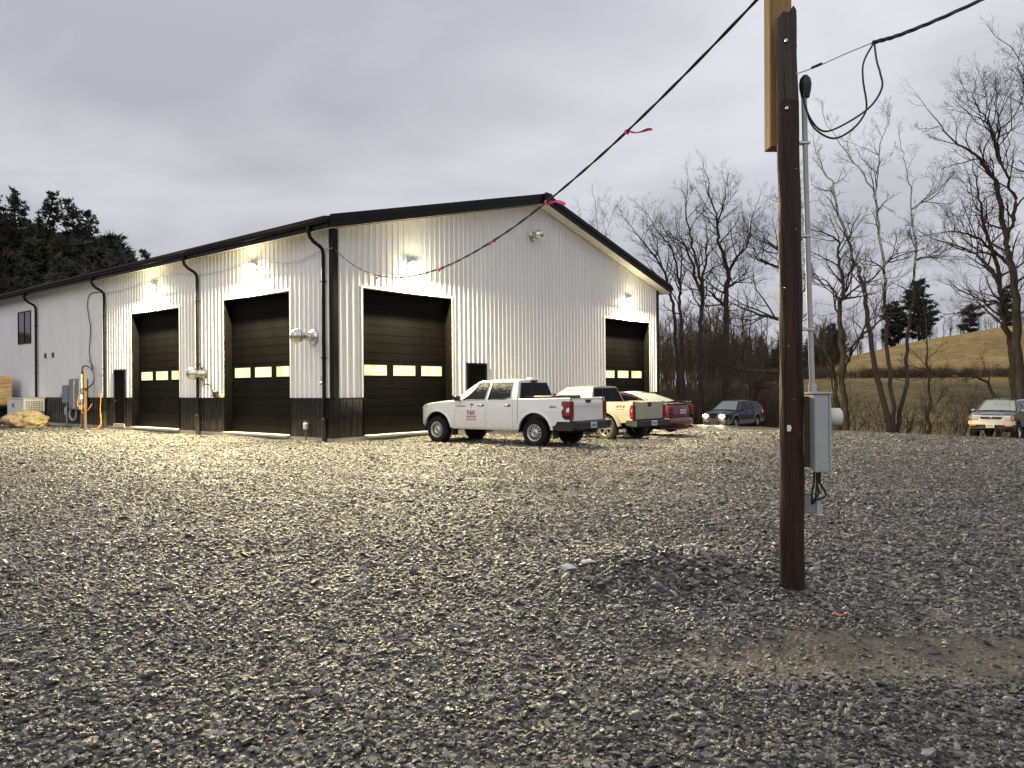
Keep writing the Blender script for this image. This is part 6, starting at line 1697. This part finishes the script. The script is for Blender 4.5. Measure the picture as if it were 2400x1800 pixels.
# evergreens
def pine(name, x, y, h, seed, label, m, group, crown0=.30, spread=.20, dens=1.0, cat='tree', needle=.34, round_=False):
    rg = random.Random(seed); gz_ = tz(x, y); root = empty(name, (x, y, gz_-.2), 0, label, cat, group)
    T_ = Arr(); path = [(rg.gauss(0, .06)*i, rg.gauss(0, .06)*i, h*i/7) for i in range(8)]
    T_.tube(path, [h*.016*(1-i/7.6)+.02 for i in range(8)], 7)
    v, f = [], []
    def tuft(c, r_):
        for k in range(7):
            d = Vector((rg.gauss(0, 1), rg.gauss(0, 1), rg.gauss(.25, .6))).normalized(); s_ = d.orthogonal().normalized()*r_*.20
            q = c + d*r_*rg.uniform(.6, 1.1); o = len(v); a = c - d*r_*.15
            v.extend([tuple(a-s_), tuple(a+s_), tuple(q)]); f.append((o, o+1, o+2))
    nw = int(h*1.25*dens)
    for w in range(nw):
        t = crown0 + (1-crown0)*(w+rg.random()*.6)/nw; z = h*t; i = min(int(t*7), 6)
        env = h*spread*(1-((t-crown0)/(1-crown0))**1.6)*rg.uniform(.55, 1.2) + .25
        if round_: env = h*spread*math.sqrt(max(.06, math.sin(math.pi*min(1, (t-crown0)/(1-crown0)*.86+.12))))*rg.uniform(.7, 1.1)
        for b_ in range(rg.randint(3, 5)):
            a = rg.uniform(0, 6.283); ln = env*rg.uniform(.6, 1.15); c0 = Vector(path[i]).lerp(Vector(path[i+1]), t*7-i); d = Vector((math.cos(a), math.sin(a), rg.uniform(-.05, .35)))
            e_ = c0 + d*ln + Vector((0, 0, .1*ln)); T_.tube([tuple(c0), tuple(c0.lerp(e_, .5)-Vector((0, 0, .05*ln))), tuple(e_)], [.045, .03, .012], 3)
            for k in range(max(3, int(ln*4.2*dens))):
                u = rg.uniform(.25, 1.05); tuft(c0.lerp(e_, u)+Vector((rg.gauss(0, .18), rg.gauss(0, .18), rg.gauss(.06, .13)))*(.6+ln*.22), needle*rg.uniform(.7, 1.35))
    T_.build('trunk', M['bark'], root)
    me = bpy.data.meshes.new('crown'); me.from_pydata(v, [], f); me.materials.append(m); link('crown', me, root)
P_SPOTS = [(-.690, 70, 21.0, 'tallest pine at the left edge of the picture'), (-.655, 73, 19.5, 'second pine from the left edge'), (-.615, 71, 19.5, 'pine with a broad dark top left of the tall gap'),
           (-.585, 74, 19.0, 'dense pine in the middle of the left pine wood'), (-.555, 72, 18.0, 'pine with rounded top right of the middle of the pine wood'), (-.520, 74, 15.0, 'medium pine stepping down towards the roof'),
           (-.490, 73, 13.4, 'small pine among the trees stepping down to the roof'), (-.455, 76, 12.6, 'last small pine of the slope above the roof'), (-.735, 72, 21, 'pine mostly outside the left edge'), (-.415, 80, 11.2, 'lone small pine furthest right above the roof')]
for i, (a, d, h, lb) in enumerate(P_SPOTS): pine('pine_tree', a*d, d, h*.62, 700+i, lb, M['pine'], 'pines on the slope behind the building', .12, .27, 1.9, needle=.36)
# under-storey filling the slope below the pines
pts, hs = [], []
for k in range(170):
    a = rng.uniform(-.80, -.30); d = rng.uniform(60, 78); pts.append((a*d, d)); hs.append(rng.uniform(.45, .95)*(1 if a < -.5 else .7))
mass('slope_woods', pts, hs, lows, 'dark leafless undergrowth on the slope below the pines')
pv = []
for i in range(3):
    rg3 = random.Random(800+i); v, f = [], []
    for k in range(620):
        z = rg3.uniform(0, 4.2); rr = 1.5*(1-z/4.8)*math.sqrt(rg3.random()); a = rg3.uniform(0, 6.28); c0 = Vector((rr*math.cos(a), rr*math.sin(a), z))
        d = Vector((rg3.gauss(0, 1), rg3.gauss(0, 1), rg3.gauss(.2, .6))).normalized(); s_ = d.orthogonal().normalized()*.06; q = c0+d*.45; o = len(v); v.extend([tuple(c0-s_), tuple(c0+s_), tuple(q)]); f.append((o, o+1, o+2))
    me = bpy.data.meshes.new('young_evergreen'); me.from_pydata(v, [], f); me.materials.append(M['pine']); pv.append(me)
pts, hs = [], []
for k in range(520):
    a = rng.uniform(-.80, -.33); d = rng.uniform(62, 80); pts.append((a*d, d)); hs.append(rng.uniform(.9, 2.1)*(1.0 if a < -.5 else .62))
mass('slope_evergreens', pts, hs, pv, 'dark young evergreens filling the slope below the pines')
pts, hs = [], []
for k in range(60):
    a = rng.uniform(.26, .44); d = rng.uniform(130, 165); pts.append((a*d, d)); hs.append(rng.uniform(1.0, 1.9))
mass('far_evergreens', pts, hs, pv, 'dark evergreens mixed in the far wood')
for i, (a, d, h, sp_, lb) in enumerate(((.538, 168, 17.0, .30, 'broad dark evergreen on the hill crest'), (.505, 170, 13, .30, 'lower dark evergreen left of the broad one on the crest'), (.606, 172, 8.5, .36, 'small rounded evergreen on the hill crest'), (.655, 170, 12.0, .24, 'conical evergreen on the hill crest near the right edge'))):
    pine('evergreen_tree', a*d, d, h*.8, 850+i, lb, M['pine_far'], 'evergreens on the hill crest', .04, sp_, 1.5 if i != 3 else 1.2, needle=.85, round_=(i != 3))
